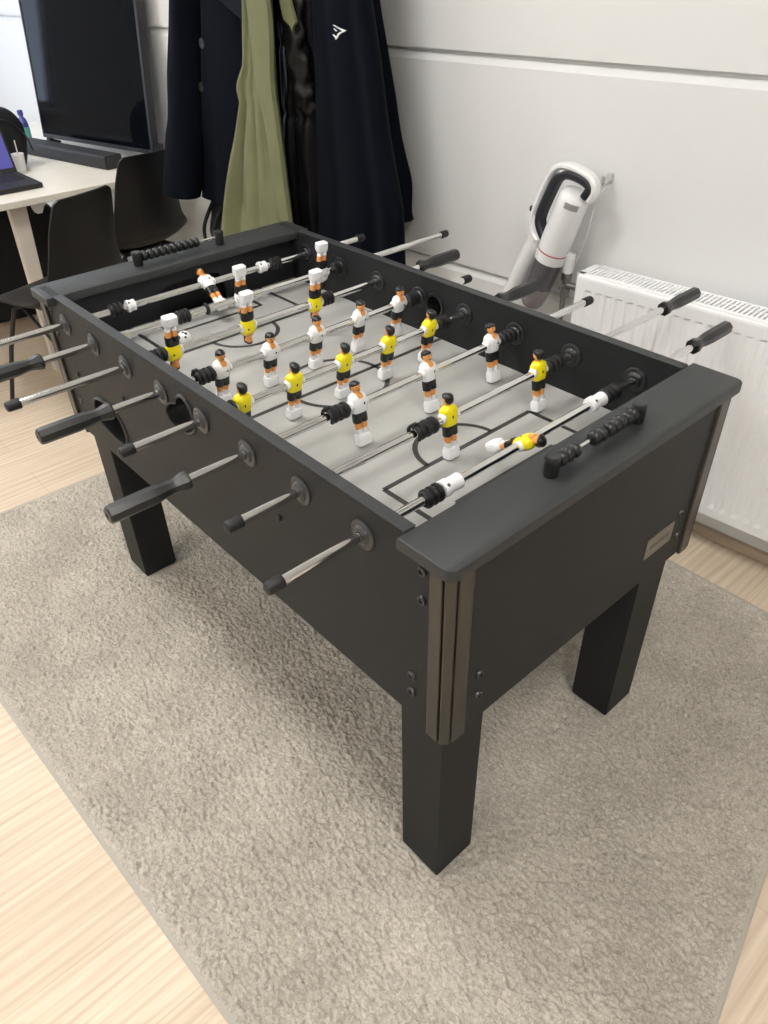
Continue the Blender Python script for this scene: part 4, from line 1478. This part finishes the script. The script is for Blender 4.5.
# rounded black bag standing on the desk
oc = root('handbag', 'black round-topped bag standing on the white desk beyond the laptop', 'bag', (-3.36, .605, DZ))
OF = Matrix.Translation((-3.36, .605, DZ + .001)) @ Matrix.Rotation(math.radians(10), 4, 'Z')
bm = BM()
rings = []
for z, hx, hy in spline([(.0, .045, .085), (.012, .052, .10), (.08, .06, .125), (.15, .06, .130), (.20, .055, .110), (.235, .045, .070), (.247, .02, .02)], 4):
    rings.append([v + Vector((.004 * noise.noise(v * 12), 0, 0)) for v in ring_se(0, 0, z, hx, hy, 28, 2.8)])
loft(bm, rings)
put('body', bm, 'bag_black', oc, frame=OF, smooth=60)
bm = BM(); tube(bm, spline([(.062, -.12, .06), (.066, -.10, .13), (.062, -.05, .185), (.058, .0, .20), (.062, .05, .185), (.066, .10, .13), (.062, .12, .06)], 5), .0035, 8)
put('zip_piping', bm, 'tv_bezel', oc, frame=OF, smooth=50)
# blue bottle, white cup
bt = root('spray_bottle', 'blue bottle with teal label standing at the far end of the soundbar', 'bottle', (-3.86, .90, DZ))
TB = Matrix.Translation((-3.86, .90, DZ + .0005)) @ Matrix.Diagonal((.78, .78, .72, 1))
bm = BM(); lathe(bm, [(.028, 0), (.031, .004), (.031, .12), (.024, .15), (.013, .165), (.013, .175)], 24)
put('bottle_body', bm, 'bottle_blue', bt, frame=TB, smooth=40)
bm = BM(); lathe(bm, [(.030, .03), (.0318, .031), (.0318, .10), (.030, .101)], 24)
put('paper_label', bm, 'teal', bt, frame=TB, smooth=40)
bm = BM(); lathe(bm, [(.014, .172), (.017, .173), (.017, .20), (.012, .206), (1e-4, .207)], 20)
put('cap', bm, 'bottle_blue', bt, frame=TB, smooth=40)
cp = root('paper_cup', 'small white cup standing on the desk behind the laptop', 'cup', (-3.255, .640, DZ))
CPF = Matrix.Translation((-3.255, .640, DZ + .0005)) @ Matrix.Scale(.8, 4)
bm = BM(); lathe(bm, [(.024, 0), (.026, .002), (.034, .085), (.0355, .087), (.0340, .089), (.0325, .086), (.024, .006), (1e-4, .005)], 24)
put('cup_body', bm, 'rad', cp, frame=CPF, smooth=40)
bm = BM(); cyl_between(bm, (.005, .002, .01), (-.024, .014, .150), .0035)
put('stirrer', bm, 'desk_leg', cp, frame=CPF, smooth=40)

# black bag under the desk
ub = root('backpack', 'black backpack leaning on the floor under the desk', 'backpack', (-3.75, .62, 0))
UF = Matrix.Translation((-3.75, .62, 0))
bm = BM()
rings = []
for z, hx, hy in ((.004, .20, .30), (.02, .22, .33), (.20, .22, .33), (.38, .20, .30), (.48, .15, .24), (.52, .06, .12)):
    rings.append([v + Vector((.01 * noise.noise(v * 6), .01 * noise.noise(v * 5 + Vector((3, 1, 2))), 0)) for v in ring_se(0, 0, z, hx, hy, 32, 3.5)])
loft(bm, rings)
put('body', bm, 'bag_black', ub, frame=UF, smooth=50)
bm = BM(); tube(bm, spline([(.215, -.20, .40), (.27, -.21, .30), (.285, -.20, .18), (.225, -.19, .10)], 6), .012, 8)
put('strap', bm, 'bag_black', ub, frame=UF, smooth=50)
pc = BM()
tube(pc, spline([(-3.38, .16, .30), (-3.33, .24, .27), (-3.31, .29, .20), (-3.34, .27, .12), (-3.40, .20, .09), (-3.44, .12, .03), (-3.46, .0, .006), (-3.50, -.2, .006)], 6), .006, 8)
tube(pc, spline([(-3.38, .16, .30), (-3.40, .15, .5), (-3.41, .15, .7135)], 6), .006, 8)
tag(put('power_cable', pc, 'grey_label', smooth=50), 'grey power cable looping down to the floor beneath the white desk', 'cable')

# ================================================================== CAMERA, WORLD, VIEW
cam = bpy.data.cameras.new('camera')
co = bpy.data.objects.new('camera', cam)
COL.objects.link(co)
R_ = ((0.6674388611742251, 0.7443850482356531, -0.02040261154013341), (-0.4407685467936155, 0.4169935345839363, 0.7948833123626636), (0.6002070099156603, -0.521543183330393, 0.6064192058054415))
mw = Matrix(((R_[0][0], R_[1][0], R_[2][0], 0.4652084759), (R_[0][1], R_[1][1], R_[2][1], -0.5134798686), (R_[0][2], R_[1][2], R_[2][2], 1.5023458856), (0, 0, 0, 1)))
co.matrix_world = mw
cam.sensor_fit = 'HORIZONTAL'
cam.sensor_width = 36.0
cam.lens = 741.911 / 768 * 36.0
cam.clip_start = .02
scene.camera = co

w = bpy.data.worlds.new('world')
scene.world = w
w.use_nodes = True
w.node_tree.nodes['Background'].inputs[0].default_value = (0.8, 0.88, 1, 1)
w.node_tree.nodes['Background'].inputs[1].default_value = 0.15

scene.view_settings.view_transform = 'Standard'
scene.view_settings.look = 'None'
scene.view_settings.gamma = 1.0
scene.view_settings.use_curve_mapping = False
scene.view_settings.exposure = 0.12
scene.cycles.use_denoising = True
scene.cycles.max_bounces = 8
